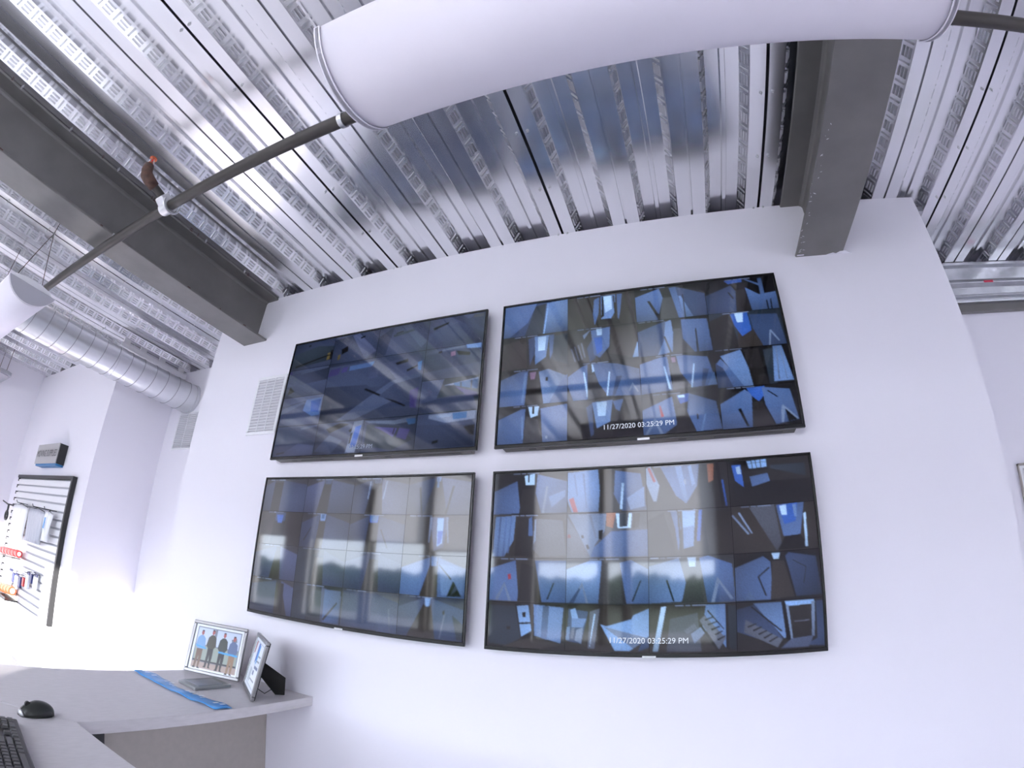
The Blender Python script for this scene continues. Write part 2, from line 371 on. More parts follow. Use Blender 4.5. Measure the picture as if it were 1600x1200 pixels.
build('rust_marks', mb, M_rust, lb, fix=False, kind='stuff', label='rust red marks')
mb = MB(); random.seed(3)
for i in range(26):   # bare-metal nicks along the lower left edge
    y = YW - 0.02 - abs(random.gauss(0, 0.32)); s = random.uniform(0.002, 0.008); x = 2.4775 + random.uniform(0, 0.028)
    a = random.uniform(0, PI)
    mb.add([(x + s * cos(a), y + s * sin(a), 2.5522), (x - 0.3 * s * sin(a), y + 0.3 * s * cos(a), 2.5522), (x - s * cos(a), y - s * sin(a), 2.5522), (x + 0.3 * s * sin(a), y - 0.3 * s * cos(a), 2.5522)], [(0, 1, 2, 3)])
build('paint_chips', mb, M_zinc, rb, fix=False, kind='stuff', label='bare metal scratches')
mb = MB(); pts = [(0, 0), (.03, .012), (.045, .005), (.06, .018), (.085, .02), (.10, .008), (.12, 0)]
mb.add([(2.61 + u, 0.054 - v, 2.5523) for u, v in pts], [tuple(range(len(pts)))]); mb.add([(2.482, .04, 2.5523), (2.512, .04, 2.5523), (2.512, .047, 2.5523), (2.482, .047, 2.5523)], [(0, 1, 2, 3)])
build('plaster_smear', mb, M_wall, rb, fix=False, label='white plaster smear at the wall end')

# galvanised header beyond the right end of the screen wall
prof = [(0, 0.0), (-0.05, 0.0), (-0.05, -0.018), (-0.03, -0.028), (-0.03, -0.105), (-0.05, -0.125), (-0.055, -0.14), (-0.03, -0.16), (-0.03, -0.205), (-0.05, -0.213), (-0.053, -0.225), (-0.036, -0.236), (-0.05, -0.246), (-0.05, -0.262), (0, -0.262)]
hd = thing('header_channel', (4.2, YB, ZC - 0.26), 'ribbed galvanised steel header under the deck right of the screen wall', 'header')
build('channel', MB().prism(prof, lambda u, v, t: (t, YB - 0.002 + u, ZC - 0.002 + v), XR + 0.01, XE - 0.01), M_gal, hd, bevel=0.002)
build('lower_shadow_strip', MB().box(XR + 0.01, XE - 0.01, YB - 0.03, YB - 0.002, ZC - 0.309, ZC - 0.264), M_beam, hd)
build('sticker', MB().obox((3.77, YB - 0.0575, ZC - 0.139), (1, 0, 0), (0, 0, 1), (0, 1, 0), 0.032, 0.007, 0.0012), M_stick, hd, label='red sticker')
build('bearing_plate', MB().box(XR + 0.012, XR + 0.075, YB - 0.52, YB - 0.44, ZC - 0.03, ZC - 0.002), M_gal, hd)

# ------------------------------------------------------------------ sprinkler pipe
PY, PZ, PR = -1.027, 2.494, 0.0215
sp = thing('sprinkler_pipe', (0.19, PY, PZ), 'dark steel sprinkler pipe running below the deck behind the white lamps', 'pipe')
build('pipe', MB().tube([(-1.78, PY, PZ), (XE - 0.003, PY, PZ)], PR, 20), M_pipe, sp, smooth=True, autosmooth=50)
def ring(x, w, r0, mtl, name, par=sp):
    return build(name, MB().tube([(x - w, PY, PZ), (x - w, PY, PZ), (x + w, PY, PZ)], [PR, r0, r0], 20), mtl, par, smooth=True, autosmooth=40)
ring(1.085, 0.008, 0.0255, M_zinc, 'coupling_ring')
mt = build('mechanical_tee', MB().tube([(0.165, PY, PZ), (0.22, PY, PZ)], 0.030, 18), M_zinc, sp, smooth=True, autosmooth=50)
build('saddle', MB().obox((0.19, PY - 0.028, PZ + 0.014), (1, 0, 0), (0, 0.87, -0.5), (0, 0.5, 0.87), 0.024, 0.02, 0.022), M_zinc, mt, bevel=0.006)
build('u_bolt', MB().tube([(0.222, PY + 0.038 * cos(a), PZ + 0.038 * sin(a)) for a in [PI * 0.95 + i * PI * 1.15 / 14 for i in range(15)]], 0.0045, 8), M_zinc, mt, smooth=True)
br = build('branch_nipple', MB().tube([(0.188, PY - 0.03, PZ + 0.02), (0.182, PY - 0.105, PZ + 0.045)], 0.016, 14), M_pipe, sp, smooth=True, autosmooth=50)
el = build('elbow', MB().tube([(0.183, PY - 0.085, PZ + 0.038), (0.181, PY - 0.115, PZ + 0.048), (0.178, PY - 0.138, PZ + 0.062), (0.174, PY - 0.146, PZ + 0.085), (0.172, PY - 0.147, PZ + 0.108)], [0.021, 0.024, 0.025, 0.023, 0.021], 14), M_rust, sp, smooth=True)
sh = build('sprinkler_head', MB().tube([(0.172, PY - 0.147, PZ + 0.105), (0.172, PY - 0.147, PZ + 0.122)], 0.011, 12), M_copper, sp)
build('deflector', MB().tube([(0.172, PY - 0.147, PZ + 0.146), (0.172, PY - 0.147, PZ + 0.149)], 0.016, 16), M_copper, sh)
fr = MB()
for s in (-1, 1): fr.tube([(0.172, PY - 0.147 + s * 0.008, PZ + 0.12), (0.172, PY - 0.147 + s * 0.011, PZ + 0.133), (0.172, PY - 0.147 + s * 0.003, PZ + 0.146)], 0.0025, 6)
build('frame_arms', fr, M_zinc, sh); build('glass_bulb', MB().tube([(0.172, PY - 0.147, PZ + 0.122), (0.172, PY - 0.147, PZ + 0.144)], 0.0028, 8), M_red, sh)
# hanger clamp that ties the pipe to the left beam
hc = build('beam_hanger', MB().tube([(-0.32, PY, PZ + PR), (-0.32, PY, 2.553)], 0.005, 8), M_zinc, sp)

# ------------------------------------------------------------------ half-round pendant lamps
def lamp(x0, x1, yc, label, hw=0.146, sag=0.088, zt=2.268, grp='half round white pendant lamps'):
    R = (hw * hw + sag * sag) / (2 * sag); a0 = math.asin(hw / R)
    t = thing('pendant_lamp', ((x0 + x1) / 2, yc, zt - sag), label, 'lamp', grp)
    def arc(r_add, n=28): return [(yc + (R + r_add) * sin(-a0 + 2 * a0 * i / n), zt - sag + R - (R + r_add) * cos(-a0 + 2 * a0 * i / n)) for i in range(n + 1)]
    A = arc(0.0); vs, fs = [], []; n = len(A)
    for xx in (x0 + 0.012, x1 - 0.012): vs += [(xx, y, z) for y, z in A]
    fs = [(i, i + 1, n + i + 1, n + i) for i in range(n - 1)]
    ln = build('lens', MB().add(vs, fs), M_lens, t, smooth=True)
    so = ln.modifiers.new('solid', 'SOLIDIFY'); so.thickness = 0.003; so.offset = -1
    B = arc(0.004)
    for a, b in ((x0, x0 + 0.013), (x1 - 0.013, x1)):
        cp = build('end_cap', MB().prism(B, lambda u, v, q: (q, u, v), a, b), M_cap, t, bevel=0.002)
        build('rim', MB().prism(B + arc(0.0025)[::-1], lambda u, v, q: (q, u, v), a - 0.001, b + 0.001), M_lens, cp)
    build('housing', MB().prism([(yc - hw + .004, zt - .004), (yc + hw - .004, zt - .004), (yc + 0.10, zt + 0.02), (yc + 0.04, zt + 0.032), (yc - 0.04, zt + 0.032), (yc - 0.10, zt + 0.02)], lambda u, v, q: (q, u, v), x0 + 0.014, x1 - 0.014), M_white, t, bevel=0.004)
    for xx in (x0 + 0.16, x1 - 0.16):
        hg = build('suspension_wire', MB().tube([(xx, yc - 0.085, zt + 0.024), (xx, yc, 2.62), (xx, yc, ZC - 0.001)], 0.0022, 6), M_wire, t)
        build('wire_leg', MB().tube([(xx, yc + 0.085, zt + 0.024), (xx, yc, 2.62)], 0.0022, 6), M_wire, hg)
        build('wire_clip', MB().tube([(xx, yc, 2.585), (xx, yc, 2.625)], 0.006, 8), M_zinc, hg)
    return t
lamp(1.318, 2.566, -1.226, 'large half-round white pendant lamp hanging nearest, in front of the right beam')
lamp(-1.89, -0.630, -1.196, 'white half-round pendant lamp with grey end cap at the left edge', 0.128, 0.086, 2.258)
# flat rounded panel light hung near the left wall
t = thing('panel_lamp', (-4.18, -0.75, 2.57), 'grey rounded panel lamp hung on a thin wire by the left wall', 'lamp')
def rrect(x0, x1, y0, y1, r, n=6):
    P = []
    for cx, cy, a in ((x1 - r, y1 - r, 0), (x0 + r, y1 - r, PI / 2), (x0 + r, y0 + r, PI), (x1 - r, y0 + r, 1.5 * PI)):
        P += [(cx + r * cos(a + PI / 2 * i / n), cy + r * sin(a + PI / 2 * i / n)) for i in range(n + 1)]
    return P
build('rim', MB().prism(rrect(-4.46, -3.90, -1.15, -0.45, 0.07), lambda u, v, q: (u, v, q), 2.578, 2.612), M_gal, t, smooth=True, autosmooth=40)
build('diffuser', MB().prism(rrect(-4.43, -3.93, -1.12, -0.48, 0.05), lambda u, v, q: (u, v, q), 2.570, 2.5785), M_cap, t)
for xx, yy in ((-3.95, -0.52), (-4.40, -0.52), (-3.95, -1.08), (-4.40, -1.08)):
    build('suspension_wire', MB().tube([(xx, yy, 2.61), (xx, yy, ZC - 0.001)], 0.003, 6), M_wire, t)

# ------------------------------------------------------------------ spiral duct, white channel
DX, DZ, DR = -1.955, 2.566, 0.127
t = thing('spiral_duct', (DX, YB, DZ), 'round galvanised spiral duct under the deck, running into the back wall', 'duct')
build('duct_body', MB().tube([(DX, YR + 0.003, DZ), (DX, YB - 0.002, DZ)], DR, 48), M_duct, t, smooth=True, autosmooth=50)
mb = MB(); pitch = 0.118; turns = int((YB - YR) / pitch); n = 40; path = []
for i in range((turns) * n):
    a = 2 * PI * i / n; path.append((DX + (DR + 0.0012) * cos(a), YR + 0.02 + pitch * i / n, DZ + (DR + 0.0012) * sin(a)))
build('spiral_seam', MB().tube(path, 0.0028, 5), M_seam, t, smooth=True)
build('wall_collar', MB().tube([(DX, YB - 0.03, DZ), (DX, YB - 0.03, DZ), (DX, YB - 0.003, DZ)], [DR, DR + 0.008, DR + 0.008], 48), M_duct, t, smooth=True, autosmooth=40)
build('joint_band', MB().tube([(DX, -0.16, DZ), (DX, -0.16, DZ), (DX, -0.10, DZ), (DX, -0.10, DZ)], [DR, DR + 0.004, DR + 0.004, DR], 48), M_duct, t, smooth=True, autosmooth=40)
t = thing('cable_channel', (-2.13, 0.25, 2.76), 'short white metal channel under the deck beside the spiral duct', 'channel')
build('tray', MB().box(-2.175, -2.085, -0.09, 0.60, 2.762, 2.770).box(-2.175, -2.168, -0.09, 0.60, 2.77, 2.80).box(-2.092, -2.085, -0.09, 0.60, 2.77, 2.80), M_white, t, bevel=0.002)
for y in (-0.03, 0.14, 0.34, 0.55): build('hanger_strap', MB().box(-2.14, -2.12, y - 0.03, y + 0.03, 2.77, ZC - 0.001), M_white, t)

# ------------------------------------------------------------------ wall vents
def vent(x0, x1, z0, z1, y, label, cols):
    t = thing('wall_vent', ((x0 + x1) / 2, y, z0), label, 'vent', 'white louvred wall vents')
    b = 0.018
    build('backing', MB().box(x0 + b, x1 - b, y - 0.004, y - 0.001, z0 + b, z1 - b), M_ventdark, t)
    f = MB().box(x0, x1, y - 0.008, y - 0.001, z0, z0 + b).box(x0, x1, y - 0.008, y - 0.001, z1 - b, z1).box(x0, x0 + b, y - 0.008, y - 0.001, z0 + b, z1 - b).box(x1 - b, x1, y - 0.008, y - 0.001, z0 + b, z1 - b)
    build('frame', f, M_vent, t, bevel=0.002)
    cw = (x1 - x0 - 2 * b) / cols
    for c in range(1, cols): build('mullion', MB().box(x0 + b + c * cw - 0.004, x0 + b + c * cw + 0.004, y - 0.009, y - 0.004, z0 + b, z1 - b), M_vent, t)
    nz = int((z1 - z0 - 2 * b) / 0.0165); pr = None
    for i in range(nz):
        z = z0 + b + 0.008 + i * (z1 - z0 - 2 * b) / nz
        if pr is None: pr = build('louvre', MB().obox(((x0 + x1) / 2, y - 0.008, z), (1, 0, 0), (0, 0.70, 0.71), (0, -0.71, 0.70), (x1 - x0) / 2 - b, 0.008, 0.0008), M_vent, t); z_ = z
        else:
            c = pr.copy(); C.objects.link(c); c.parent = t; c.location = (0, 0, z - z_)
vent(-0.300, -0.062, 1.955, 2.300, YW, 'white louvred vent on the screen wall beside the upper left screen', 3)
vent(-2.075, -1.760, 2.115, 2.455, YB, 'white louvred vent below the spiral duct on the back wall', 2)

# ------------------------------------------------------------------ screens
PAL = dict(k=(5, 5, 9), d=(27, 26, 29), n=(44, 41, 42), f=(50, 52, 60), g=(34, 45, 60), m=(46, 64, 102), w=(70, 96, 148), l=(90, 120, 174), b=(40, 84, 172),
           s=(118, 156, 214), h=(160, 194, 240), r=(132, 44, 62), p=(112, 90, 122), o=(128, 84, 66), t=(66, 72, 88), y=(84, 92, 114), u=(104, 124, 162),
           a=(42, 52, 80), c=(50, 61, 92), e=(60, 70, 104), v=(56, 54, 112), q=(50, 92, 146), z=(90, 80, 45), j=(44, 44, 54), i=(62, 74, 106), x=(96, 110, 142))
PALL = {k: lin(v) for k, v in PAL.items()}
def hall(wl, wr, fl, x0, x1, b0, b1, top=None, ceil_='k', th=25, extra=''):
    s = '%s|%s:0,%d %d,4 %d,%d %d,100 0,100|%s:%d,%d %d,4 100,%d 100,100 %d,100|%s:%d,%d %d,%d %d,100 %d,100' % (ceil_, wl, th + 12, x0, x0, th, b0, wr, x1, th, x1, th + 8, b1, fl, x0, th, x1, th, b1, b0)
    if top: s += '|%s:%d,3 %d,3 %d,%d %d,%d' % (top, x0 + 1, x1 - 1, x1 - 2, th + 4, x0 + 2, th + 4)
    return s + extra
cap = '|x:3,1 12,1 12,4 3,4|x:14,1 30,1 30,4 14,4|x:33,1 44,1 44,4 33,4'
TR = [
 'm|w:0,0 52,0 38,60 10,100 0,100|g:50,10 66,5 62,100 34,100|l:68,4 100,0 100,100 62,100|s:68,20 70,20 65,100 63,100' + cap.replace('1', '95').replace('4', '98') if False else 'm|w:0,0 52,0 38,60 10,100 0,100|g:50,10 66,5 62,100 34,100|l:68,4 100,0 100,100 62,100|s:68,20 70,20 65,100 63,100',
 'n|w:40,15 48,8 46,60 40,95 38,60|l:50,5 72,5 70,60 64,80 50,80|h:54,8 66,8 66,50 56,60|w:74,5 82,5 78,60 74,95|k:52,8 54,8 54,70 50,75|k:68,8 70,8 72,90 70,90|d:40,95 44,80 52,78 74,80 78,98',
 'k|w:0,25 36,5 40,35 30,100 0,100|k:17,40 21,40 36,100 31,100|f:40,35 54,35 62,100 33,100|w:50,5 60,5 66,100 60,100 54,40|m:60,5 100,35 100,100 66,100|l:63,35 66,35 80,100 66,100|k:68,30 70,30 70,100 68,100',
 'k|b:30,5 55,0 55,12 35,15|m:0,45 38,20 44,40 40,100 0,100|d:44,35 56,35 62,100 40,100|w:58,30 76,55 100,50 100,100 62,100|w:58,5 62,5 82,25 80,30|w:78,5 84,5 84,55 78,55|k:32,40 34,40 40,60 38,62|k:84,75 86,72 86,100 84,100|k:90,72 92,70 91,100 89,100',
 'd|m:40,10 50,5 50,60 44,90|l:50,5 72,5 68,70 52,90|h:55,8 68,8 66,50 56,50|w:72,5 80,5 78,60 74,80|n:0,20 36,5 40,98 0,98|g:80,10 100,5 100,98 78,80',
 'd|y:4,55 6,55 12,95 10,95|y:9,50 11,50 17,93 15,93|y:14,46 16,46 22,90 20,90|y:19,42 21,42 26,86 24,86|m:28,60 40,20 46,20 40,90 32,100|w:34,8 62,3 60,60 46,90 38,80|b:38,30 50,30 50,70 42,80|h:42,5 50,5 50,25 43,25|n:64,5 100,5 100,70 90,98 60,80|s:92,98 100,55 100,98|u:22,20 34,5 30,15 24,32',
 'k|m:0,30 40,5 45,60 38,100 0,100|l:40,8 48,3 50,60 46,95 26,100 36,60|k:36,50 38,48 46,100 43,100|f:50,30 60,30 74,100 46,100|w:62,5 98,10 100,100 76,100 62,60|k:80,35 82,33 82,100 79,100',
 'g|d:0,20 30,0 36,100 0,100|n:36,60 62,50 70,100 34,100|b:30,5 54,3 56,55 42,70 34,40|h:36,3 48,3 46,30 38,30|m:56,10 95,15 100,100 68,100 58,50|u:80,60 82,58 92,90 90,92|u:80,60 82,60 78,100 76,100',
 'k|w:0,25 30,5 42,5 38,100 0,100|l:36,10 40,10 36,95 33,95|d:42,15 56,15 64,100 38,100|p:44,10 54,10 52,30 46,30|l:58,10 72,5 100,30 100,100 66,100|w:90,45 100,25 100,100 74,100|k:68,28 72,28 72,38 68,38',
 'k|w:0,35 20,10 28,5 28,100 8,100 0,60|h:22,25 24,25 30,95 27,95|f:28,35 38,35 56,95 28,100|w:34,5 46,3 70,10 100,30 100,100 56,95 44,60|h:34,5 36,5 38,25 35,28|h:58,30 60,30 56,95 54,95|m:68,45 76,45 66,95 62,95|u:84,85 90,65 98,90 96,92 90,72 86,88',
 'k|w:0,20 30,5 38,5 42,95 0,100|h:32,30 34,30 40,92 37,92|f:42,25 50,25 66,90 42,95|w:50,5 60,5 92,15 100,90 68,92 54,50|h:72,30 74,30 68,92 66,92|m:84,45 92,48 84,90 80,90|l:88,90 98,55 100,90|p:43,8 49,8 49,22 44,22',
 'k|w:0,40 8,25 38,100 14,100|m:0,35 10,50 20,100 0,100|l:8,18 36,5 50,100 34,100|d:40,5 60,5 66,100 46,100|g:66,10 80,8 78,100 68,100|l:80,3 92,3 100,95 74,95|u:84,5 85,5 82,90 80,90|u:89,5 90,5 92,90 91,90',
 'k|w:0,35 34,10 40,10 38,100 0,100|l:34,30 37,28 38,90 36,90|f:42,30 58,40 66,100 38,100|h:44,5 60,5 58,30 48,35|k:50,5 53,5 53,25 50,25|w:62,12 100,5 100,100 66,100|u:70,85 73,85 73,92 70,92|l:94,40 97,40 97,50 94,50',
 'd|m:26,20 34,10 36,90 32,95|l:34,8 62,5 58,60 40,75|h:40,8 54,8 52,45 42,45|w:62,8 76,5 74,40 66,30|k:0,10 24,25 32,98 0,98|k:76,8 100,5 100,98 60,98',
 'k|w:0,40 40,10 44,80 28,100 0,100|r:22,30 24,30 28,58 24,60|u:2,100 16,60 26,100 22,100 16,72 6,100|d:46,40 58,40 66,100 42,100|b:46,8 62,5 60,25 50,30|h:48,8 56,8 56,14 48,14|w:62,5 96,30 100,98 68,100 58,50|l:80,60 82,58 76,100 73,100|k:70,58 72,58 72,70 70,72',
 'k|w:0,40 34,8 42,20 38,100 0,100|k:22,55 26,53 34,98 31,98|d:42,40 54,40 66,98 38,100|b:36,5 60,3 58,25 50,40 42,25|w:56,5 92,15 98,90 68,98 58,50|k:62,15 64,14 76,32 74,33|u:78,55 80,52 98,88 95,90 82,62 78,95 75,95|k:82,62 96,90 84,93',
]
BR = [
 'k|w:0,45 32,20 38,98 0,100|d:40,40 58,40 66,98 36,98|h:42,8 56,3 56,30 44,30|w:60,5 100,25 100,98 66,98 58,50|u:72,35 75,35 70,98 67,98|l:76,60 98,45 98,60 80,85|k:47,5 49,5 49,24 47,24',
 'n|l:0,5 40,0 42,50 40,98 6,98 0,70|w:8,10 10,10 14,60 12,60|w:20,8 22,8 26,90 24,90|r:2,68 8,64 14,98 8,98|d:42,0 60,0 64,98 42,98|w:62,5 94,15 100,98 70,98 60,60|h:70,35 73,35 70,95 67,95|l:76,70 98,45 98,90 80,96',
 'd|u:0,5 6,0 16,45 12,80 8,80 0,40|r:2,5 5,2 12,35 9,38|w:18,2 66,2 62,50 48,88 36,70|l:36,2 44,2 50,80 46,88|u:46,35 49,34 49,45 47,46|l:52,5 56,2 60,45 56,50|o:76,3 84,3 82,40 76,45|k:86,0 90,0 94,98 90,98|b:92,40 94,40 97,98 95,98',
 'd|k:0,50 100,50 100,100 0,100|b:5,10 16,10 18,60 8,45|h:10,15 15,12 16,30 11,30|k:20,3 50,0 50,25 20,25|s:24,3 48,0 48,18 26,20|k:29,2 30,2 31,20 30,20|k:34,1 35,1 36,20 35,20|k:40,1 41,1 41,19 40,19|k:24,8 48,6 48,7 24,9|w:26,38 48,32 50,50 28,60|g:52,15 95,15 95,45 52,22',
 'n|l:4,5 32,3 30,60 18,98 2,98|w:10,5 12,5 10,98 7,98|w:18,4 20,4 18,98 15,98|w:25,4 27,4 24,90 22,90|d:34,5 48,5 60,98 32,98|w:50,10 54,5 56,50 50,50|t:60,10 95,15 100,95 66,98 56,80|u:58,12 60,12 60,60 57,70',
 't|y:0,45 0,8 32,98 2,98|u:2,3 50,3 48,40 36,70 30,98|x:28,5 31,3 38,55 36,60|k:40,40 46,38 44,60 40,58|o:50,0 62,0 58,35 50,30|h:62,3 82,3 80,36 64,36|g:66,3 78,3 76,32 66,33|d:84,3 92,3 90,36 82,36|w:34,78 56,42 100,40 100,98 30,98|r:1,48 4,47 5,55 1,56|k:18,50 21,49 22,56 19,57|k:24,72 27,70 29,80 26,82',
 'd|k:0,20 20,5 34,98 0,98|w:28,3 38,3 40,40 36,90 33,40|k:36,3 38,3 41,98 38,98|s:42,3 58,0 56,40 50,60 42,60|l:42,40 56,36 54,80 42,85|b:62,3 66,3 62,70 58,70|n:68,10 100,5 100,98 72,98',
 'n|t:22,5 52,0 58,98 50,98|u:0,20 2,18 20,60 18,62|u:8,15 10,13 24,60 22,60|w:54,3 88,0 80,70 60,70|b:56,3 80,0 76,40 62,45|h:58,5 66,3 66,25 60,25|l:74,4 78,3 78,30 75,30|k:62,70 80,68 90,98 52,98|h:86,25 89,22 88,95 85,95',
 'n|w:0,25 34,5 40,98 0,98|u:8,95 20,55 30,98 26,98 20,65 12,98|r:24,38 28,36 29,48 25,50|d:42,10 60,20 66,98 38,98|w:60,5 100,5 100,98 70,98|k:84,55 86,54 78,92 76,92',
 'f|l:0,25 30,5 44,5 40,98 0,98|u:6,98 20,52 28,98 25,98 20,62 10,98|m:4,98 16,66 18,68 10,98|f:44,45 66,45 70,98 40,98|w:66,10 80,5 100,25 100,98 74,98|k:90,50 92,48 82,94 80,94',
 'f|l:0,20 36,3 44,60 38,95 0,98|k:20,50 22,48 30,95 28,95|f:44,50 60,50 64,98 38,98|w:60,5 70,0 98,20 100,98 68,98|u:72,98 80,45 98,92 95,94 82,58 76,98|h:46,3 56,3 55,22 48,22',
 'k|w:0,30 34,8 42,20 42,98 0,98|k:26,50 40,30 41,33 28,51|k:26,50 28,50 36,90 34,90|n:44,20 58,20 68,95 40,98|h:44,3 54,3 52,15 46,15|m:60,10 64,3 96,15 100,95 70,95|k:68,18 84,35 80,70 79,70 83,36 68,20|l:10,98 16,78 22,98',
 'd|g:2,8 36,8 44,80 25,98 2,95|k:35,3 55,3 60,72 46,84|s:38,8 53,5 58,62 45,76|k:40,45 58,42 58,46 41,49|k:45,22 50,20 50,32 46,32|l:60,3 98,8 95,86 62,72|w:72,5 80,6 78,80 70,76|n:44,84 62,76 95,90 70,100 20,100|k:25,55 30,54 30,62 26,62',
 'n|m:4,10 28,15 20,85 2,80|s:6,12 12,8 16,30 8,30|l:8,30 26,30 22,50 8,50|s:2,50 6,48 5,78 1,78|x:8,52 12,50 10,75 7,74|u:14,55 22,50 20,85 12,78|y:30,15 42,8 36,95 28,95|h:32,60 35,20 37,20 30,95|s:43,42 50,46 80,30 82,22 100,8 100,70 78,97 60,97|u:46,46 50,48 100,70 82,92|w:92,78 100,66 100,90 88,98',
 'n|h:14,5 20,3 10,98 4,98|t:24,30 56,18 60,98 20,98|y:40,55 52,40 56,50 44,62|u:48,62 64,42 70,50 52,82|l:66,2 88,2 88,92 64,22|y:58,34 64,24 88,72 80,95|k:58,44 60,42 80,96 77,97|k:64,32 74,26 75,28 65,35|k:67,42 78,36 79,38 68,45|k:71,52 81,46 82,48 72,56|k:75,63 84,56 85,58 76,66|k:78,74 87,66 88,68 79,77|k:88,2 91,2 92,98 88,92|g:91,5 100,5 100,98 92,92|k:68,12 86,52 86,55 67,15',
 'd|m:0,15 24,5 52,78 44,90 0,60|l:20,4 52,4 56,76 54,78|k:16,10 18,9 52,62 51,65|y:10,36 52,80 46,96 8,62|k:12,50 22,44 23,46 13,53|k:18,58 28,51 29,53 19,61|k:24,66 34,59 35,61 25,69|k:30,74 40,66 41,68 31,77|k:36,82 46,73 47,75 37,85|k:52,2 57,2 62,86 58,86|s:56,3 90,3 90,11 58,13|d:61,14 87,12 85,74 63,78|y:66,44 84,43 84,45 66,46|u:57,10 60,10 64,82 62,84|u:87,6 91,6 89,78 86,78|m:92,5 100,5 100,98 78,95 92,82|i:62,80 88,76 82,98 50,98',
]
BL = [hall('c', 'c', 'd', 22, 44, 20, 42, None, 'j', 10), hall('e', 'c', 'd', 38, 54, 28, 52, 'm', 'j', 12), hall('c', 'e', 'd', 36, 52, 26, 58, 'a', 'j', 12, '|u:30,10 32,10 30,60 28,60|u:60,10 62,10 58,60 56,60'), hall('a', 'e', 'f', 44, 54, 28, 66, 'l', 'j', 10, '|k:18,30 21,28 27,98 24,98|k:72,26 75,28 66,98 63,98|q:47,5 50,5 50,30 47,30'),
      hall('n', 'n', 'd', 36, 62, 30, 60, 'm', 'n', 25, '|b:40,10 56,10 54,34 44,34'), hall('c', 'c', 'n', 38, 52, 34, 50, 'l', 'j', 18, '|q:42,4 48,4 48,16 42,16|k:8,80 22,40 23,42 10,82'), hall('c', 'c', 'd', 36, 54, 32, 54, 'b', 'j', 18, '|q:38,4 52,4 50,20 40,20|k:58,40 60,40 74,88 72,88'), 'n|e:40,5 70,5 64,80 50,90|x:40,5 44,5 42,70 40,70|s:52,8 62,8 62,70 54,80|b:54,40 62,40 60,70 55,75|x:66,5 68,5 72,70 70,70',
      hall('c', 'e', 'n', 50, 60, 40, 66, None, 'j', 15), hall('g', 'c', 'f', 40, 56, 34, 60, None, 'g', 25), hall('c', 'c', 'f', 44, 60, 34, 64, None, 'a', 18), hall('w', 'w', 'n', 46, 58, 32, 60, 'l', 'n', 22, '|l:60,20 98,28 98,92 66,96|k:60,20 80,55 79,58 60,24|k:96,96 84,62 82,62 74,98|a:90,80 86,70 80,94'),
      hall('a', 'e', 'n', 60, 72, 60, 90, None, 'j', 10, '|d:72,10 78,10 80,98 72,98'), hall('g', 'e', 'g', 40, 60, 30, 62, None, 'g', 15, '|w:66,10 98,10 98,98 66,98|k:66,90 92,40 93,44 68,96'), hall('t', 'i', 'j', 30, 60, 20, 66, None, 't', 15, '|i:2,5 60,5 70,98 2,98|x:84,40 86,40 90,98 88,98'), hall('i', 'm', 'n', 40, 52, 16, 60, 'l', 'a', 18, '|s:42,4 50,4 48,24 44,24|x:72,40 74,38 68,98 66,98|k:70,32 73,30 73,40 70,40|g:84,40 100,60 100,98 92,98')]
TL = [
 'a|g:0,40 60,20 100,30 100,80 0,95|k:35,10 40,10 40,16 35,16|z:88,55 94,52 95,78 88,80|k:95,45 100,45 100,80 95,80|k:10,85 90,60 100,62 12,92',
 'c|a:0,10 60,0 100,80 40,100 0,100|e:40,5 55,0 100,75 78,98|k:20,50 34,40 36,60 22,70|z:14,70 20,66 20,86 14,88|k:60,16 70,12 70,18 60,22',
 'c|a:0,30 30,0 20,98 0,98|i:46,0 60,0 100,70 90,90|g:30,30 70,20 74,26 32,38|k:36,24 50,20 50,24 36,28',
 'e|c:0,50 100,0 100,98 0,98|a:40,0 60,0 100,55 100,70|k:8,30 36,16 36,22 10,38|t:80,4 98,4 98,14 80,14',
 'c|a:0,15 100,0 100,50 0,60|k:10,60 24,80 6,90|i:30,10 98,0 98,8 30,18|v:0,4 6,3 6,14 0,14',
 'BIG',
 'c|a:0,20 100,10 100,60 0,75|i:0,6 98,0 98,8 0,16|k:24,12 30,10 30,16 24,18|p:46,18 54,16 55,30 47,32|k:56,16 80,26 80,36 60,30|x:30,6 70,2 70,6 30,12|l:72,0 98,0 98,16 74,12',
 'g|a:0,60 90,50 100,98 0,98|c:0,0 40,0 30,60 0,70|x:40,20 98,6 98,16 60,22|q:56,16 98,10 98,40 92,38 60,24|k:68,15 70,15 71,30 69,30|k:86,12 88,12 88,36 86,36|v:60,26 98,50 98,60 80,56',
 'e|c:0,30 60,16 98,40 98,96 0,96|w:60,14 98,10 98,70 80,72 56,50|b:72,20 96,16 94,60 76,56|i:0,40 50,20 60,24 0,60',
 'c|a:0,10 98,0 98,70 0,98|e:20,96 60,60 98,70 98,98|k:10,90 30,86 30,90 10,96|i:60,8 98,2 98,8 62,16',
 'a|g:6,16 70,30 96,70 60,98 6,80|x:0,4 60,10 98,0 98,16 60,22 10,12|v:20,24 66,34 60,60 40,40|v:70,34 90,40 84,70 66,60|q:80,8 98,8 98,24 86,26|k:60,34 62,34 60,52 58,52',
 'c|a:0,30 98,40 98,98 0,98|x:20,4 98,0 98,24 50,30 20,14|q:60,4 84,2 84,20 62,22|k:80,44 98,40 98,70 90,66|k:30,80 40,76 40,84 30,88|u:30,6 60,4 58,12 36,14',
]
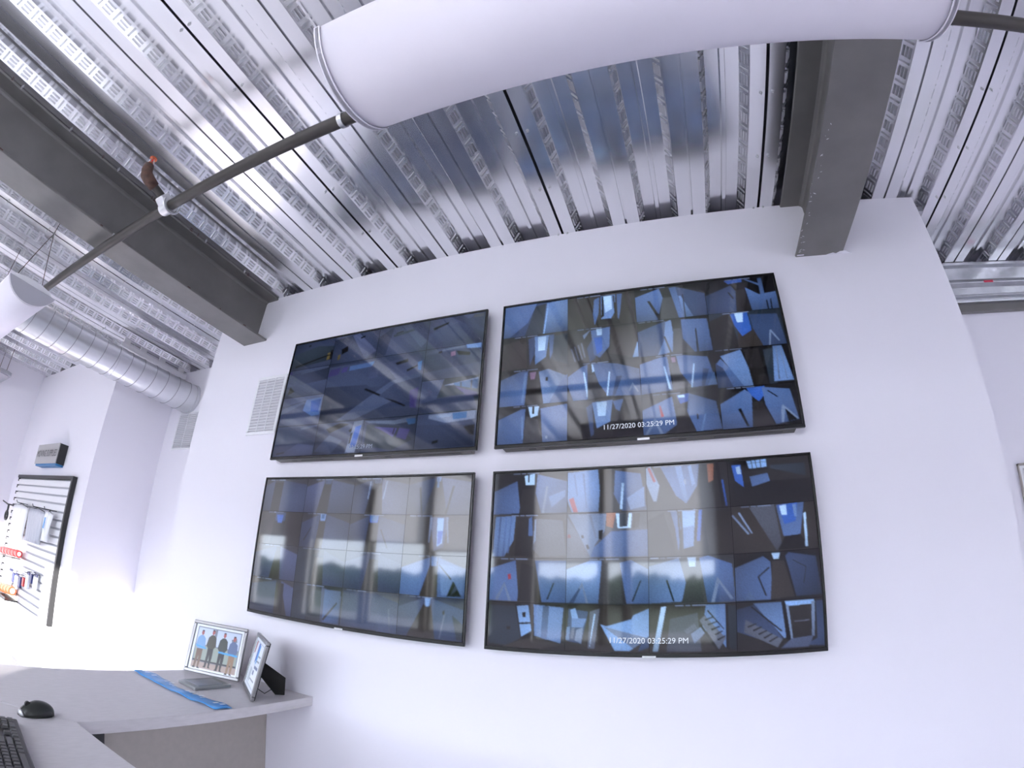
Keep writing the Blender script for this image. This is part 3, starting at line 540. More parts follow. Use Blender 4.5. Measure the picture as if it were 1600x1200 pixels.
def raster(s, W, H, blur=1.0, seed=0, vig=True):
    """a small soft picture (flat screen content) as a grid of vertex colours"""
    yy, xx = np.mgrid[0:H, 0:W]; X = (xx + 0.5) / W * 100; Y = (yy + 0.5) / H * 100
    img = np.zeros((H, W, 3))
    rs = np.random.RandomState(seed)
    for L in s.split('|'):
        if ':' in L:
            col, ps = L.split(':'); pts = [tuple(float(q) for q in p.split(',')) for p in ps.split()]
            m = np.zeros((H, W), bool); n = len(pts)
            for i in range(n):
                (x1, y1), (x2, y2) = pts[i], pts[(i + 1) % n]
                if y1 == y2: continue
                c = ((y1 > Y) != (y2 > Y)) & (X < (x2 - x1) * (Y - y1) / (y2 - y1) + x1); m ^= c
        else: col, m = L, np.ones((H, W), bool)
        gx, gy = rs.uniform(-.75, .75, 2) * (1 if vig else 0.15); shade = 1 + gx * (X / 100 - .5) + gy * (Y / 100 - .5)
        img = np.where(m[..., None], np.array(PALL[col]) * shade[..., None], img)
    k = np.array([1, 2, 3, 2, 1.]) if blur >= 1 else np.array([0, 1, 2, 1, 0.]); k /= k.sum()
    for ax in (0, 1):
        p = np.pad(img, [(2, 2) if i == ax else (0, 0) for i in range(3)], mode='edge'); n = img.shape[ax]
        img = sum(k[j] * np.take(p, range(j, j + n), axis=ax) for j in range(5))
    vg = 1.12 - 0.55 * (((X - 50) / 70) ** 2 + ((Y - 45) / 75) ** 2)   # lens fall-off of the small security cameras
    if blur >= 0.5 and vig: img = img * np.clip(vg, 0.5, 1.2)[..., None] * (1 + 0.07 * rs.standard_normal((H, W, 1)))
    return np.clip(img, 0, 1)
def picture(name, s, fn, nx, ny, m, parent, blur=1.0, seed=0):
    img = raster(s, nx * 2, ny * 2, blur, seed, name == 'camera_feed'); base = WL[parent.name]; vs = []; cols = []
    for j in range(ny + 1):
        for i in range(nx + 1):
            vs.append(tuple(Vector(fn(i / nx, j / ny)) - base)); c = img[min(2 * j, 2 * ny - 1), min(2 * i, 2 * nx - 1)]; cols += [c[0], c[1], c[2], 1.0]
    W_ = nx + 1; fs = [(j * W_ + i, (j + 1) * W_ + i, (j + 1) * W_ + i + 1, j * W_ + i + 1) for j in range(ny) for i in range(nx)]
    me = bpy.data.meshes.new(name); me.from_pydata(vs, [], fs); at = me.color_attributes.new('Col', 'FLOAT_COLOR', 'POINT'); at.data.foreach_set('color', cols)
    me.materials.append(m); o = bpy.data.objects.new(name, me); link(o, parent, base); return o
def text_mesh(name, body, size, m, parent, origin, ux, uz, font_shear=0.0):
    """lettering: built-in font turned into a flat mesh lying in the plane spanned by ux, uz"""
    cu = bpy.data.curves.new(name, 'FONT'); cu.body = body; cu.size = size; cu.align_x = 'CENTER'; cu.align_y = 'CENTER'; cu.shear = font_shear; cu.resolution_u = 3
    tmp = bpy.data.objects.new('tmp', cu); C.objects.link(tmp); dg = bpy.context.evaluated_depsgraph_get(); me = bpy.data.meshes.new_from_object(tmp.evaluated_get(dg))
    bpy.data.objects.remove(tmp); bpy.data.curves.remove(cu)
    mb = MB(); o, ux, uz = Vector(origin), Vector(ux), Vector(uz)
    mb.add([o + ux * v.co.x + uz * v.co.y for v in me.vertices], [tuple(p.vertices) for p in me.polygons]); bpy.data.meshes.remove(me)
    return build(name, mb, m, parent, fix=False, kind='stuff')
TW, TH = 1.140, 0.6494
def tv(x, zt, label, feeds, kind, stamp):
    zb = zt - TH; cx = x + TW / 2
    t = thing('wall_screen', (cx, YW, zb), label, 'monitor', 'security screens on the white wall')
    build('body', MB().box(x + 0.004, x + TW - 0.004, 0.006, 0.022, zb + 0.004, zt - 0.003).box(x + 0.10, x + TW - 0.10, 0.022, 0.050, zb + 0.02, zt - 0.22), M_tvback, t, bevel=0.003)
    b, bb = 0.007, 0.013
    f = MB().box(x, x + TW, 0, 0.012, zt - b, zt).box(x, x + b, 0, 0.012, zb + bb, zt - b).box(x + TW - b, x + TW, 0, 0.012, zb + bb, zt - b).box(x, x + TW, 0, 0.012, zb, zb + bb)
    build('bezel', f, M_bezel, t, bevel=0.0015)
    build('bottom_cover', MB().prism([(0.012, zb + 0.0005), (0.052, zb - 0.002), (0.052, zb + 0.05), (0.012, zb + 0.03)], lambda u, v, q: (q, u, v), x + 0.03, x + TW - 0.03), M_tvunder, t, bevel=0.003)
    for sx, w in ((0.26, 0.11), (0.82, 0.13)): build('speaker_slot', MB().obox((x + sx * TW, 0.030, zb - 0.0010), (1, 0, 0), (0, 0.998, -0.0625), (0, 0.0625, 0.998), w / 1.0 * 0.9, 0.004, 0.0008), M_black, t)
    for sx in (0.13, 0.62, 0.92): build('screw_cover', MB().obox((x + sx * TW, 0.030, zb - 0.0010), (1, 0, 0), (0, 0.998, -0.0625), (0, 0.0625, 0.998), 0.014, 0.005, 0.0008), M_black, t)
    build('wall_mount', MB().box(cx - 0.22, cx + 0.22, 0.046, YW, zb + 0.12, zt - 0.25), M_black, t)
    build('logo_bar', MB().box(cx - 0.022, cx + 0.022, -0.0025, 0.0, zb - 0.003, zb + 0.006), M_logo, t, bevel=0.001)
    sx0, sx1, sz0, sz1 = x + b + 0.003, x + TW - b - 0.003, zb + bb + 0.002, zt - b - 0.003
    scn = build('screen', MB().box(sx0, sx1, 0.003, 0.006, sz0, sz1), M_glass_off, t)
    SW, SH = sx1 - sx0, sz1 - sz0
    def feed(u0, v0, u1, v1, s):
        g = 0.0009; nn_ = 1 if u1 - u0 < .3 else 2
        fn = lambda a, b_: (sx0 + g + SW * u0 + ((u1 - u0) * SW - 2 * g) * a, 0.0026, sz1 - g - SH * v0 - ((v1 - v0) * SH - 2 * g) * b_)
        feed.n += 1
        picture('camera_feed', s, fn, 96 * nn_, 56 * nn_, M_feed, scn, 0.5 if kind == 'grid' and stamp else 1.0, feed.n)
    feed.n = int(abs(x) * 100 + zt * 10)
    if kind == 'grid':
        for r in range(4):
            for c in range(4):
                s = feeds[r * 4 + c]
                if random.random() < 0.75:
                    k = random.uniform(0, 30); s += '|x:%d,1 %d,1 %d,4 %d,4|x:%d,1 %d,1 %d,4 %d,4|x:%d,1 %d,1 %d,4 %d,4' % (2 + k, 12 + k, 12 + k, 2 + k, 14 + k, 20 + k, 20 + k, 14 + k, 22 + k, 38 + k, 38 + k, 22 + k)
                feed(c / 4, r / 4, (c + 1) / 4, (r + 1) / 4, s)
    else:
        cells = [(0, 0), (1, 0), (2, 0), (3, 0), (0, 1), None, (3, 1), (3, 2), (0, 2), (0, 3), (1, 3), None]
        order = {0: (0, 0, 1, 1), 1: (1, 0, 2, 1), 2: (2, 0, 3, 1), 3: (3, 0, 4, 1), 4: (0, 1, 1, 2), 6: (3, 1, 4, 2), 7: (3, 2, 4, 3), 8: (0, 2, 1, 3), 9: (0, 3, 1, 4), 10: (2, 3, 3, 4), 11: (3, 3, 4, 4)}
        for i, q in order.items(): feed(q[0] / 4, q[1] / 4, q[2] / 4, q[3] / 4, feeds[i])
        feed(1 / 4, 3 / 4, 2 / 4, 1, 'c|a:0,40 50,20 98,60 98,98 0,98|k:20,20 50,4 70,10 30,34|k:70,30 90,10 92,14 74,36|i:0,90 30,40 60,60 40,98|x:80,4 98,0 90,98 70,98|b:84,20 96,16 90,80 78,84|k:76,40 80,36 78,70 74,72')
        feed(1 / 4, 1 / 4, 3 / 4, 3 / 4, 'a|c:0,5 70,3 76,30 60,50 0,45|v:2,10 14,8 12,20 0,22|v:16,9 22,8 21,17 15,18|w:24,8 50,6 48,14 24,16|q:46,6 50,6 49,11 46,11|e:48,22 56,20 56,34 46,36|a:0,40 46,44 64,66 20,96 0,96|i:20,98 70,44 98,30 98,60 40,98|e:60,12 96,4 98,34 76,42|k:72,14 84,10 85,15 74,18|k:84,28 94,22 95,24 85,31|k:44,52 46,50 88,84 87,86|c:74,48 98,42 98,86 60,66|v:90,62 98,58 98,90 92,88|q:94,18 98,16 98,32 95,30')
    if stamp:
        text_mesh('timestamp', stamp[1], 0.0265, M_text if stamp[2] else M_textdim, scn, (sx0 + SW * stamp[0], 0.0018, sz0 + SH * stamp[3]), (1, 0, 0), (0, 0, 1))
    return t
tv(0.0, 2.445, 'upper left wall screen showing bluish outdoor yard views, beside the vent', TL, 'mixed', (0.50, '03:25:29 PM', 0, 0.045))
tv(1.2138, 2.445, 'upper right wall screen with sixteen blue hallway views', TR, 'grid', (0.485, '11/27/2020 03:25:29 PM', 1, 0.065))
tv(-0.0008, 1.7066, 'lower left wall screen with strong window reflections over hallway views', BL, 'grid', None)
tv(1.2164, 1.7060, 'lower right wall screen with stairs and a timestamp in its bottom row', BR, 'grid', (0.497, '11/27/2020 03:25:29 PM', 1, 0.062))

# ------------------------------------------------------------------ desk
DT = 0.74; DXL, DXR = -0.205, 0.410; DYF = -0.974; DYB = DYF - 0.615
dk = thing('corner_desk', (0.1, -0.7, 0), 'grey laminate corner desk standing against the screen wall', 'desk')
ZZ = lambda u, v, q: (u, v, q)
build('desktop', MB().prism([(DXL, YW - 0.002), (DXL, DYB), (DXR, DYF), (DXR, YW - 0.002)], ZZ, DT - 0.04, DT), M_desk, dk, bevel=0.0025)
build('return_desktop', MB().prism([(DXL + 0.0012, DYB), (1.55, DYB), (1.55, DYF), (DXR + 0.0012, DYF)], ZZ, DT - 0.04, DT), M_desk, dk, bevel=0.0025)
build('modesty_panel', MB().box(0.112, 0.132, -0.745, YW - 0.002, 0.0, DT - 0.041), M_panel, dk)
build('corner_post', MB().box(0.10, 0.15, -1.16, -0.752, 0.0, DT - 0.05), M_black, dk)
build('bracket', MB().box(0.133, 0.21, -0.80, -0.69, DT - 0.052, DT - 0.041), M_black, dk, bevel=0.002)
build('leg_panel', MB().box(1.50, 1.52, DYB + 0.05, DYF - 0.05, 0, DT - 0.041), M_panel, dk)

# mouse
mx, my = 0.345, -1.075
ms = thing('computer_mouse', (mx, my, DT), 'black computer mouse on the grey desk beside the keyboard', 'mouse')
def dome(L, Wd, Hh, n=28, k=9, skew=0.0):
    vs, fs = [(0, 0, Hh)], []
    for j in range(1, k + 1):
        ph = PI / 2 * j / k
        for i in range(n):
            a = 2 * PI * i / n; ca, sa = cos(a), sin(a)
            ex = math.copysign(abs(ca) ** 0.8, ca); ey = math.copysign(abs(sa) ** 0.85, sa)
            z = Hh * (cos(ph) ** 0.75) if j < k else 0
            yy = ey * L / 2 * sin(ph); z *= 1 - 0.25 * max(0, -yy / (L / 2)) ** 1.0
            vs.append((ex * Wd / 2 * sin(ph) * (1 - 0.12 * abs(ey) * (1 if ey < 0 else 0.3)), yy, z))
    for i in range(n): fs.append((0, 1 + i, 1 + (i + 1) % n))
    for j in range(k - 1):
        for i in range(n): fs.append((1 + j * n + i, 1 + (j + 1) * n + i, 1 + (j + 1) * n + (i + 1) % n, 1 + j * n + (i + 1) % n))
    fs.append(tuple(1 + (k - 1) * n + i for i in range(n)))
    return vs, fs
vs, fs = dome(0.112, 0.068, 0.040); ang = math.radians(8)
tr = lambda p: (mx + p[0] * cos(ang) - p[1] * sin(ang), my + p[0] * sin(ang) + p[1] * cos(ang), DT + 0.001 + p[2])
build('shell', MB().add([tr(p) for p in vs], fs), M_mouse, ms, smooth=True)
build('thumb_grip', MB().add([tr((p[0] * 0.35 + 0.022, p[1] * 0.6 + 0.008, p[2] * 0.62)) for p in vs], fs), M_black, ms, smooth=True)
build('front_trim', MB().add([tr((p[0] * 0.55, p[1] * 0.12 - 0.051, p[2] * 0.45)) for p in vs], fs), M_silver, ms, smooth=True, label='silver nose trim')
build('scroll_wheel', MB().tube([tr((-0.003, -0.030, 0.031)), tr((0.003, -0.030, 0.031))], 0.009, 16), M_black, ms, smooth=True, autosmooth=40)
build('left_button_seam', MB().tube([tr((0.0, -0.05, 0.019)), tr((0.0, -0.038, 0.0285)), tr((0.0, -0.02, 0.0365))], 0.0009, 5), M_black, ms)

# keyboard: front edge towards the knee space (+y), number pad at the corner end
kx, ky, ka = 0.432, -1.162, math.atan2(-0.051, 0.262)
kb = thing('keyboard', (kx + 0.22, ky - 0.1, DT), 'dark grey computer keyboard at the lower left corner of the picture', 'keyboard')
KU, KV = Vector((cos(ka), sin(ka), 0)), Vector((sin(ka), -cos(ka), 0)); KO = Vector((kx, ky, DT))
tilt = 0.055
def kp(a, b, c): return KO + KU * a + KV * b + Vector((0, 0, 0.012 + tilt * b + c))
build('case', MB().add([kp(a, b, c) if c > 0 else Vector((*(KO + KU * a + KV * b).xy, DT + 0.001)) for c in (0, 0.006) for a, b in ((0, 0), (0.455, 0), (0.455, 0.165), (0, 0.165))], [(0, 3, 2, 1), (4, 5, 6, 7), (0, 1, 5, 4), (1, 2, 6, 5), (2, 3, 7, 6), (3, 0, 4, 7)]), M_black, kb, bevel=0.004)
def key(a0, a1, b0, b1):
    i = 0.0022; lo = [kp(a0, b0, 0.006), kp(a1, b0, 0.006), kp(a1, b1, 0.006), kp(a0, b1, 0.006)]; hi = [kp(a0 + i, b0 + i, 0.0125), kp(a1 - i, b0 + i, 0.0125), kp(a1 - i, b1 - i, 0.0125), kp(a0 + i, b1 - i, 0.0125)]
    build('key', MB().add(lo + hi, [(4, 5, 6, 7), (0, 1, 5, 4), (1, 2, 6, 5), (2, 3, 7, 6), (3, 0, 4, 7)]), M_key, kb, bevel=0.0008)
U = 0.0192; g = 0.0018
def row(b, spans):
    a = 0.012
    for wd, solid in spans:
        if solid: key(a + g / 2, a + wd * U - g / 2, b + g / 2, b + U - g / 2)
        a += wd * U
ONE = (1, 1); GP = (0.35, 0)
row(0.012 + 0 * U, [ONE, ONE, (2, 1), GP, ONE, ONE, ONE, GP, (1.25, 1), (1.25, 1), (1.25, 1), (1.25, 1), (6.25, 1), (1.25, 1), (1.25, 1), (1.25, 1)])
row(0.012 + 1 * U, [ONE, ONE, ONE, ONE, GP, (1, 0), ONE, (1, 0), GP, (2.75, 1)] + [ONE] * 10 + [(2.25, 1)])
row(0.012 + 2 * U, [ONE, ONE, ONE, ONE, GP, (3, 0), GP, (2.25, 1)] + [ONE] * 11 + [(1.75, 1)])
row(0.012 + 3 * U, [ONE, ONE, ONE, ONE, GP, ONE, ONE, ONE, GP, (1.5, 1)] + [ONE] * 12 + [(1.5, 1)])
row(0.012 + 4 * U, [ONE, ONE, ONE, ONE, GP, ONE, ONE, ONE, GP, (2, 1)] + [ONE] * 13)
row(0.012 + 5.4 * U, [(4.35, 0), ONE, ONE, ONE, GP] + [ONE] * 4 + [(0.5, 0)] + [ONE] * 4 + [(0.5, 0)] + [ONE] * 4 + [(1, 0), ONE])

# framed pictures
def frame(name, p0, p1, h, lean, fw, label, art):
    p0, p1 = Vector((*p0, DT)), Vector((*p1, DT)); u = (p1 - p0); L = u.length; u.normalize()
    n = Vector((u.y, -u.x, 0)); lean = math.radians(lean); v = (Vector((0, 0, 1)) * cos(lean) - n * sin(lean)); nn = (n * cos(lean) + Vector((0, 0, 1)) * sin(lean))
    d = 0.016; o = p0 + Vector((0, 0, 0.002 + (d + 0.003) * sin(lean)))
    t = thing(name, (p0 + p1) / 2, label, 'picture frame', 'framed pictures on the desk')
    def bar(a0, a1, b0, b1, c0, c1): return MB().add([o + u * a + v * b + nn * c for c in (c0, c1) for a, b in ((a0, b0), (a1, b0), (a1, b1), (a0, b1))], [(0, 3, 2, 1), (4, 5, 6, 7), (0, 1, 5, 4), (1, 2, 6, 5), (2, 3, 7, 6), (3, 0, 4, 7)])
    for q in ((0, L, 0, fw), (0, L, h - fw, h), (0, fw, fw, h - fw), (L - fw, L, fw, h - fw)):
        r = build('rail', bar(*q, -d, 0), M_silver, t, bevel=0.003)
    build('backing', bar(0.004, L - 0.004, 0.004, h - 0.004, -d - 0.003, -d + 0.002), M_velvet, t)
    picture('picture', art, lambda a, b: o + u * (fw + (L - 2 * fw) * a) + v * (h - fw - (h - 2 * fw) * b) + nn * (-0.005), 110, 90, M_print, t, 0.5)
    # easel strut at the back
    c = o + u * (L * 0.5) - nn * (d + 0.003); zc = c.z
    lf = [(0.0, 0.62 * h), (0.125, 0.075), (0.125, 0.0), (0.085, 0.0), (0.0, 0.40 * h)]
    pts = [Vector((c.x, c.y, DT + 0.001)) - n * (a_ + (sin(lean) * b_ if a_ == 0 else 0.02)) + Vector((0, 0, b_ * (cos(lean) if a_ == 0 else 1))) for a_, b_ in lf]
    k_ = len(pts); build('easel_strut', MB().add([p - u * 0.0025 for p in pts] + [p + u * 0.0025 for p in pts], [tuple(range(k_)), tuple(range(k_, 2 * k_))[::-1]] + [(i, (i + 1) % k_, k_ + (i + 1) % k_, k_ + i) for i in range(k_)]), M_velvet, t)
    build('strut_wire', MB().tube([c + v * 0.035 - nn * 0.001, Vector((c.x, c.y, DT + 0.004)) - n * 0.06, Vector((c.x, c.y, DT + 0.03)) - n * 0.098], 0.0018, 6), M_velvet, t)
    return t
PALL.update({k: lin(v) for k, v in {'A': (196, 208, 232), 'B': (120, 126, 140), 'C': (170, 150, 140), 'D': (60, 48, 45), 'E': (120, 160, 205), 'F': (64, 62, 52), 'G': (52, 60, 58), 'H': (92, 110, 150), 'I': (170, 92, 90), 'J': (40, 38, 44), 'K': (150, 120, 95), 'L': (70, 165, 225), 'M': (235, 240, 248), 'N': (40, 95, 185), 'O': (180, 190, 200), 'P': (150, 160, 150), 'Q': (110, 85, 70)}.items()})
def man(x, hd, shirt, pants, w=1.0):
    f = lambda s: ' '.join('%.1f,%.1f' % (x + a * w, b + hd) for a, b in s)
    return '|I:' + f([(-2.6, 2), (0, 0), (2.6, 2), (2.8, 8), (0, 13), (-2.8, 8)]) + '|D:' + f([(-2.6, 3), (-2, 0), (2, 0), (2.6, 3)]) + '|' + shirt + ':' + f([(-3, 12), (3, 12), (8, 18), (10, 36), (6, 42), (-6, 42), (-10, 36), (-8, 18)]) + \
        '|' + pants + ':' + f([(-6, 42), (6, 42), (6, 62), (4, 82), (1, 82), (0, 56), (-3, 82), (-7, 82), (-6, 60)]) + '|J:' + f([(-8, 82), (-3, 82), (-3, 85), (-9, 85)]) + '|J:' + f([(1, 82), (4, 82), (7, 85), (1, 85)])
art1 = 'M|B:5,5 97,5 97,96 5,96|A:7,7 42,7 42,44 7,44|A:47,7 95,7 95,44 47,44|B:42,5 46,5 46,46 42,46|P:7,46 95,46 95,80 7,80|C:5,82 97,82 97,96 5,96|J:7,78 95,78 95,81 7,81|B:78,22 88,18 90,26 80,30' + man(17, 12, 'E', 'Q') + man(39, 8, 'F', 'J') + man(63, 10, 'G', 'J') + man(84, 14, 'H', 'K') + '|L:8,46 30,50 30,53 8,49|L:56,52 95,54 95,58 56,56'
frame('picture_frame', (-0.179, -0.200), (0.081, -0.086), 0.243, 15, 0.016, 'silver framed photo of four men holding a blue ribbon', art1)
art2 = 'M|O:6,6 94,6 94,94 6,94|M:10,8 92,8 92,92 10,92|I:12,8 24,8 20,30 12,34|N:40,8 54,8 50,40 38,50|L:54,10 62,10 58,44 48,52|B:60,30 84,28 84,31 60,33|B:56,40 84,38 84,41 56,43|H:50,52 84,50 84,56 50,58|H:46,62 60,61 60,70 46,71|B:36,80 80,78 80,81 36,83|O:20,60 40,62 34,90 16,88'
frame('picture_frame', (0.118, -0.092), (0.361, -0.258), 0.243, 12, 0.016, 'silver framed certificate propped on a black easel strut at the desk end', art2)

# plaque lying on the desk
P4 = [(0.004, -0.349), (0.144, -0.361), (0.137, -0.170), (-0.002, -0.155)]
pq = thing('metal_plaque', (0.07, -0.26, DT), 'small pewter plaque lying flat in front of the group photo', 'plaque')
build('plate', MB().prism(P4, ZZ, DT + 0.001, DT + 0.013), M_plaque, pq, bevel=0.002)
build('inset', MB().prism([(0.03, -0.322), (0.124, -0.330), (0.118, -0.198), (0.024, -0.188)], ZZ, DT + 0.0132, DT + 0.0142), M_gal, pq)
# blue ribbon strip
mb = MB(); N_ = 36; Lr = []; 
for i in range(N_ + 1):
    s = i / N_; x = -0.203 + 0.600 * s; y0 = -0.452 - 0.012 * sin(3 * s); w_ = 0.066 + 0.010 * sin(9 * s); z = DT + 0.002 + 0.002 * (1 + sin(23 * s)) * (0.3 + s)
    for j in range(5):
        q = j / 4; Lr.append((x + 0.012 * q, y0 + w_ * q, z + 0.0015 * (1 + sin(31 * s + 4 * q))))
fs = [(i * 5 + j, i * 5 + j + 1, (i + 1) * 5 + j + 1, (i + 1) * 5 + j) for i in range(N_) for j in range(4)]
rbn = build('ribbon_strip', mb.add(Lr, fs), M_ribbon, None, (0.1, -0.42, DT), smooth=True); rbn.modifiers.new('solid', 'SOLIDIFY').thickness = 0.0008
tag(rbn, 'crumpled blue satin ribbon laid across the desk', 'ribbon')
mb = MB(); random.seed(11)
for i in range(22):
    s = (i + 0.5) / 22; x = -0.19 + 0.57 * s
    if random.random() < 0.35: continue
    zz = DT + 0.0075 + 0.004 * s; y = -0.432 + 0.02 * random.random(); w_ = 0.006 + 0.006 * random.random()
    mb.add([(x, y, zz), (x + w_, y, zz), (x + w_ + 0.003, y + 0.022, zz), (x + 0.003, y + 0.022, zz)], [(0, 1, 2, 3)])
build('lettering', mb, M_ribtxt, rbn, fix=False, kind='stuff', label='pale lettering flecks')

# ------------------------------------------------------------------ sign, slatwall and its stock on the alcove wall
YP = 0.045
t = thing('box_sign', (-3.24, YP, 1.79), 'grey MOVING SUPPLIES box sign with blue body above the slatwall', 'sign')
build('body', MB().box(-3.545, -2.925, YP - 0.075, YP - 0.002, 1.792, 1.978), M_signblue, t, bevel=0.003)
build('side_cover', MB().box(-2.928, -2.915, YP - 0.078, YP - 0.002, 1.810, 1.99), M_black, t)
fc = build('face', MB().box(-3.56, -2.925, YP - 0.085, YP - 0.075, 1.810, 1.994), M_sign, t, bevel=0.002)
text_mesh('lettering', 'MOVING SUPPLIES', 0.088, M_signtxt, fc, (-3.2425, YP - 0.0862, 1.902), (0.82, 0, 0), (0, 0, 1))
sx0, sx1, sz0, sz1 = -4.18, -2.49, 0.497, 1.709
t = thing('slatwall_panel', ((sx0 + sx1) / 2, YP, sz0), 'white slatwall display panel with dark frame on the left wall', 'display')
build('backing', MB().box(sx0 + 0.01, sx1 - 0.01, YP - 0.016, YP - 0.002, sz0 + 0.01, sz1 - 0.01), M_slatdark, t)
ns = 17; hs = (sz1 - sz0 - 0.06) / ns; pr = None
for i in range(ns):
    z = sz0 + 0.03 + i * hs
    if pr is None: pr = build('slat', MB().box(sx0 + 0.028, sx1 - 0.03, YP - 0.034, YP - 0.016, z + 0.004, z + hs - 0.012), M_slat, t, bevel=0.003); z_ = z
    else:
        c = pr.copy(); C.objects.link(c); c.parent = t; c.location = (0, 0, z - z_)
build('top_rail', MB().box(sx0, sx1, YP - 0.045, YP - 0.002, sz1 - 0.03, sz1), M_black, t)
build('right_rail', MB().box(sx1 - 0.03, sx1, YP - 0.045, YP - 0.002, sz0, sz1 - 0.03), M_black, t)
build('bottom_rail', MB().box(sx0, sx1 - 0.03, YP - 0.04, YP - 0.002, sz0, sz0 + 0.022), M_slat, t)
for i in range(ns):   # toothed left edge: open slat ends
    z = sz0 + 0.03 + i * hs
    build('slat_end', MB().box(sx0, sx0 + 0.026, YP - 0.036, YP - 0.010, z + hs - 0.034, z + hs - 0.002), M_black, t)
YS = YP - 0.036
def cover(x0, x1, z0, z1, m, label, y=YS - 0.06, folds=5, taper=0.0):
    """hanging plastic furniture cover: pleated sheet bag on a peg hook"""
    x0 += 0.065; x1 += 0.065
    t = thing('hanging_cover', ((x0 + x1) / 2, y, z0), label, 'cover', 'plastic covers hung on the slatwall')
    nx, nz = 26, 8; vs, fs = [], []
    for s in (0, 1):
        for k in range(nz + 1):
            q = k / nz; wtop = 1 - taper * q
            for i in range(nx + 1):
                p = i / nx; xx = (x0 + x1) / 2 + (p - 0.5) * (x1 - x0) * (wtop if q > .0 else 1) + 0.012 * sin(5 * q + 3 * p); yy = y + (0.022 if s else -0.022) * sin(PI * p) ** 0.5 + 0.012 * sin(folds * 2 * PI * p + q) * (1 - 0.5 * q)
                vs.append((xx, yy, z0 + (z1 - z0) * q - 0.02 * (2 * p - 1) ** 2 * q))
    W_ = nx + 1; o = (nz + 1) * W_
    for s in (0, 1):
        for k in range(nz):
            for i in range(nx): a = s * o + k * W_ + i; fs.append((a, a + 1, a + W_ + 1, a + W_))
    for k in range(nz):
        for i in (0, nx): a = k * W_ + i; fs.append((a, a + W_, o + a + W_, o + a))
    for i in range(nx):
        for k in (0, nz): a = k * W_ + i; fs.append((a, a + 1, o + a + 1, o + a))
    build('bag', MB().add(vs, fs), m, t, smooth=True)
    hx_ = (x0 + x1) / 2
    build('hook', MB().tube([(hx_, YS + 0.001, z1 + 0.02), (hx_, y - 0.05, z1 + 0.015), (hx_, y - 0.06, z1 + 0.035)], 0.004, 6), M_black, t)
    build('hanger', MB().tube([(x0 + .03, y, z1 - 0.01), (hx_, y, z1 + 0.014), (x1 - .03, y, z1 - 0.01)], 0.004, 6), M_black, t)
cover(-3.93, -3.42, 1.09, 1.40, M_cloth, 'white furniture cover hanging on the left of the slatwall')
cover(-3.36, -2.90, 1.10, 1.39, M_clothg, 'pale grey pleated cover hanging mid slatwall', folds=7)
cover(-2.86, -2.71, 1.14, 1.385, M_cloth, 'narrow white cover hanging at the right of the slatwall', folds=2)
bl = build('blue_tag', MB().obox((-2.71, YS - 0.095, 1.29), (1, 0, 0), (0, 1, 0), (0.12, 0, 1), 0.012, 0.002, 0.045), M_ribbon, None, (-2.775, YS, 1.25)); tag(bl, 'small blue hang tag against the narrow white cover', 'tag')
pk = thing('peg_hook_rail', (-4.2, YS, 1.30), 'black peg hooks at the left edge of the slatwall', 'hook')
build('arm', MB().tube([(-3.95, YS - 0.006, 1.385), (-4.18, YS - 0.05, 1.385), (-4.37, YS - 0.06, 1.41)], 0.008, 8), M_black, pk); build('clamp', MB().tube([(-4.12, YS - 0.055, 1.27), (-4.12, YS - 0.055, 1.385)], 0.011, 8), M_black, pk)
build('ring', MB().tube([(-4.13 + 0.045 * cos(a), YS - 0.055, 1.27 + 0.045 * sin(a)) for a in [2 * PI * i / 20 for i in range(21)]], 0.011, 8), M_black, pk, smooth=True)
def roll(x, z, r, wd, m, label, grp, nm='tape_roll'):
    x += 0.065
    t = thing(nm, (x, YS - 0.06, z - r), label, 'tape', grp)
    build('tape', MB().tube([(x - wd, YS - 0.062, z), (x - wd, YS - 0.062, z), (x + wd, YS - 0.062, z), (x + wd, YS - 0.062, z)], [r * .62, r, r, r * .62], 20, caps=False), m, t, smooth=True, autosmooth=40)
    build('core', MB().tube([(x - wd * .96, YS - 0.062, z), (x + wd * .96, YS - 0.062, z)], r * .62, 20), M_clear, t)
pos = ['leftmost', 'second', 'third', 'fourth', 'fifth', 'sixth']
for i in range(6):
    roll(-4.05 + i * 0.115, 0.930 + 0.006 * i, 0.034, 0.045, M_red, '%s red tape roll in the upper row on the slatwall' % pos[i], 'red tape rolls')
sr = build('peg_bar', MB().tube([(-4.10, YS - 0.10, 0.880), (-3.44, YS - 0.10, 0.912)], 0.006, 8).tube([(-4.05, YS - .001, 0.883), (-4.05, YS - 0.10, 0.883)], 0.005, 6).tube([(-3.5, YS - .001, 0.909), (-3.5, YS - 0.10, 0.909)], 0.005, 6), M_black, None, (-3.8, YS, 0.88)); tag(sr, 'thin dark bar below the red tape rolls', 'bar')
PK = [(-3.72, 0.70, 0.05, 0.07, M_clear, 'pale'), (-3.60, 0.73, 0.035, 0.045, M_navy, 'navy'), (-3.49, 0.70, 0.045, 0.06, M_clear, 'clear'), (-3.37, 0.72, 0.035, 0.05, M_navy, 'dark blue'), (-3.26, 0.74, 0.03, 0.04, M_red, 'red'), (-3.15, 0.76, 0.04, 0.06, M_clear, 'frosted'), (-3.04, 0.80, 0.025, 0.04, M_navy, 'blue black'), (-2.93, 0.78, 0.04, 0.055, M_clear, 'white')]
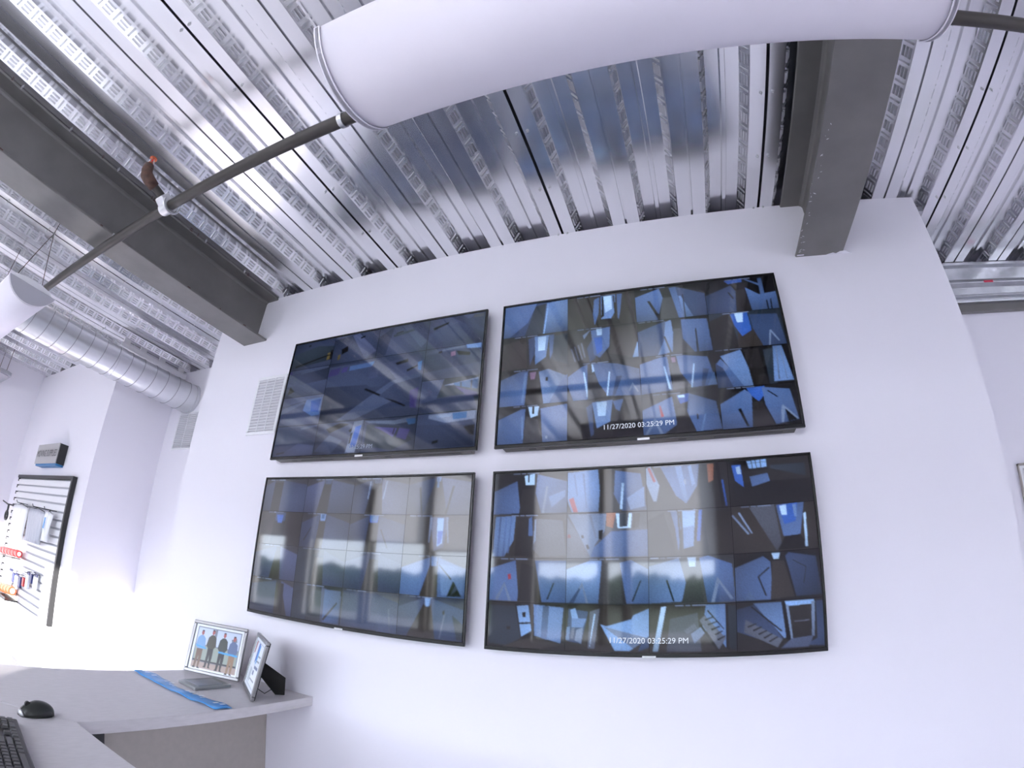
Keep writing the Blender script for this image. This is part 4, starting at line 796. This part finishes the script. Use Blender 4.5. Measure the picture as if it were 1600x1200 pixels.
for i, (x, z, a, b, m, n) in enumerate(PK):
    x += 0.065
    t = thing('hook_package', (x, YS - 0.03, z - b), '%s hanging package, number %s from the left in the lower row' % (n, ['one', 'two', 'three', 'four', 'five', 'six', 'seven', 'eight'][i]), 'package', 'small packages on the slatwall')
    build('pouch', MB().obox((x, YS - 0.03, z), (1, 0, 0), (0, 1, 0), (0, 0, 1), a, 0.012, b), m, t, bevel=0.006)
    build('header_card', MB().obox((x, YS - 0.03, z + b + 0.012), (1, 0, 0), (0, 1, 0), (0, 0, 1), a, 0.003, 0.014), M_cream if m is not M_clear else M_navy, t)
    build('hook', MB().tube([(x, YS + 0.002, z + b + 0.016), (x, YS - 0.07, z + b + 0.016)], 0.003, 6), M_black, t)
for i in range(5):
    roll(-3.94 + i * 0.108, 0.585 + 0.008 * i, 0.042, 0.040, M_orange, '%s orange tape roll in the bottom row on the slatwall' % pos[i], 'orange tape rolls')
bx = build('bin_shelf', MB().box(-4.0, -3.40, YS - 0.13, YS + 0.001, 0.520, 0.532).box(-4.0, -3.40, YS - 0.13, YS - 0.122, 0.532, 0.55), M_black, None, (-3.7, YS, 0.52), bevel=0.003); tag(bx, 'black bin shelf under the orange tape rolls', 'shelf')

# white cabinet at the right edge of the picture
t = thing('wall_cabinet', (3.90, YB, 1.00), 'white wall cabinet with dark outline behind the right end of the screen wall', 'cabinet')
build('body', MB().box(3.62, 4.20, YB - 0.012, YB - 0.002, 0.95, 1.700), M_cream, t, bevel=0.003)
build('outline', MB().box(3.612, 3.619, YB - 0.016, YB - 0.003, 0.94, 1.710).box(3.612, 4.21, YB - 0.016, YB - 0.003, 1.702, 1.710).box(4.202, 4.212, YB - 0.016, YB - 0.003, 0.94, 1.710), M_panel, t)
dr = build('door', MB().box(3.64, 4.18, YB - 0.018, YB - 0.012, 0.97, 1.685), M_cream, t, bevel=0.002)
build('latch', MB().tube([(3.70, YB - 0.018, 1.62), (3.70, YB - 0.035, 1.62)], 0.016, 14), M_black, dr)
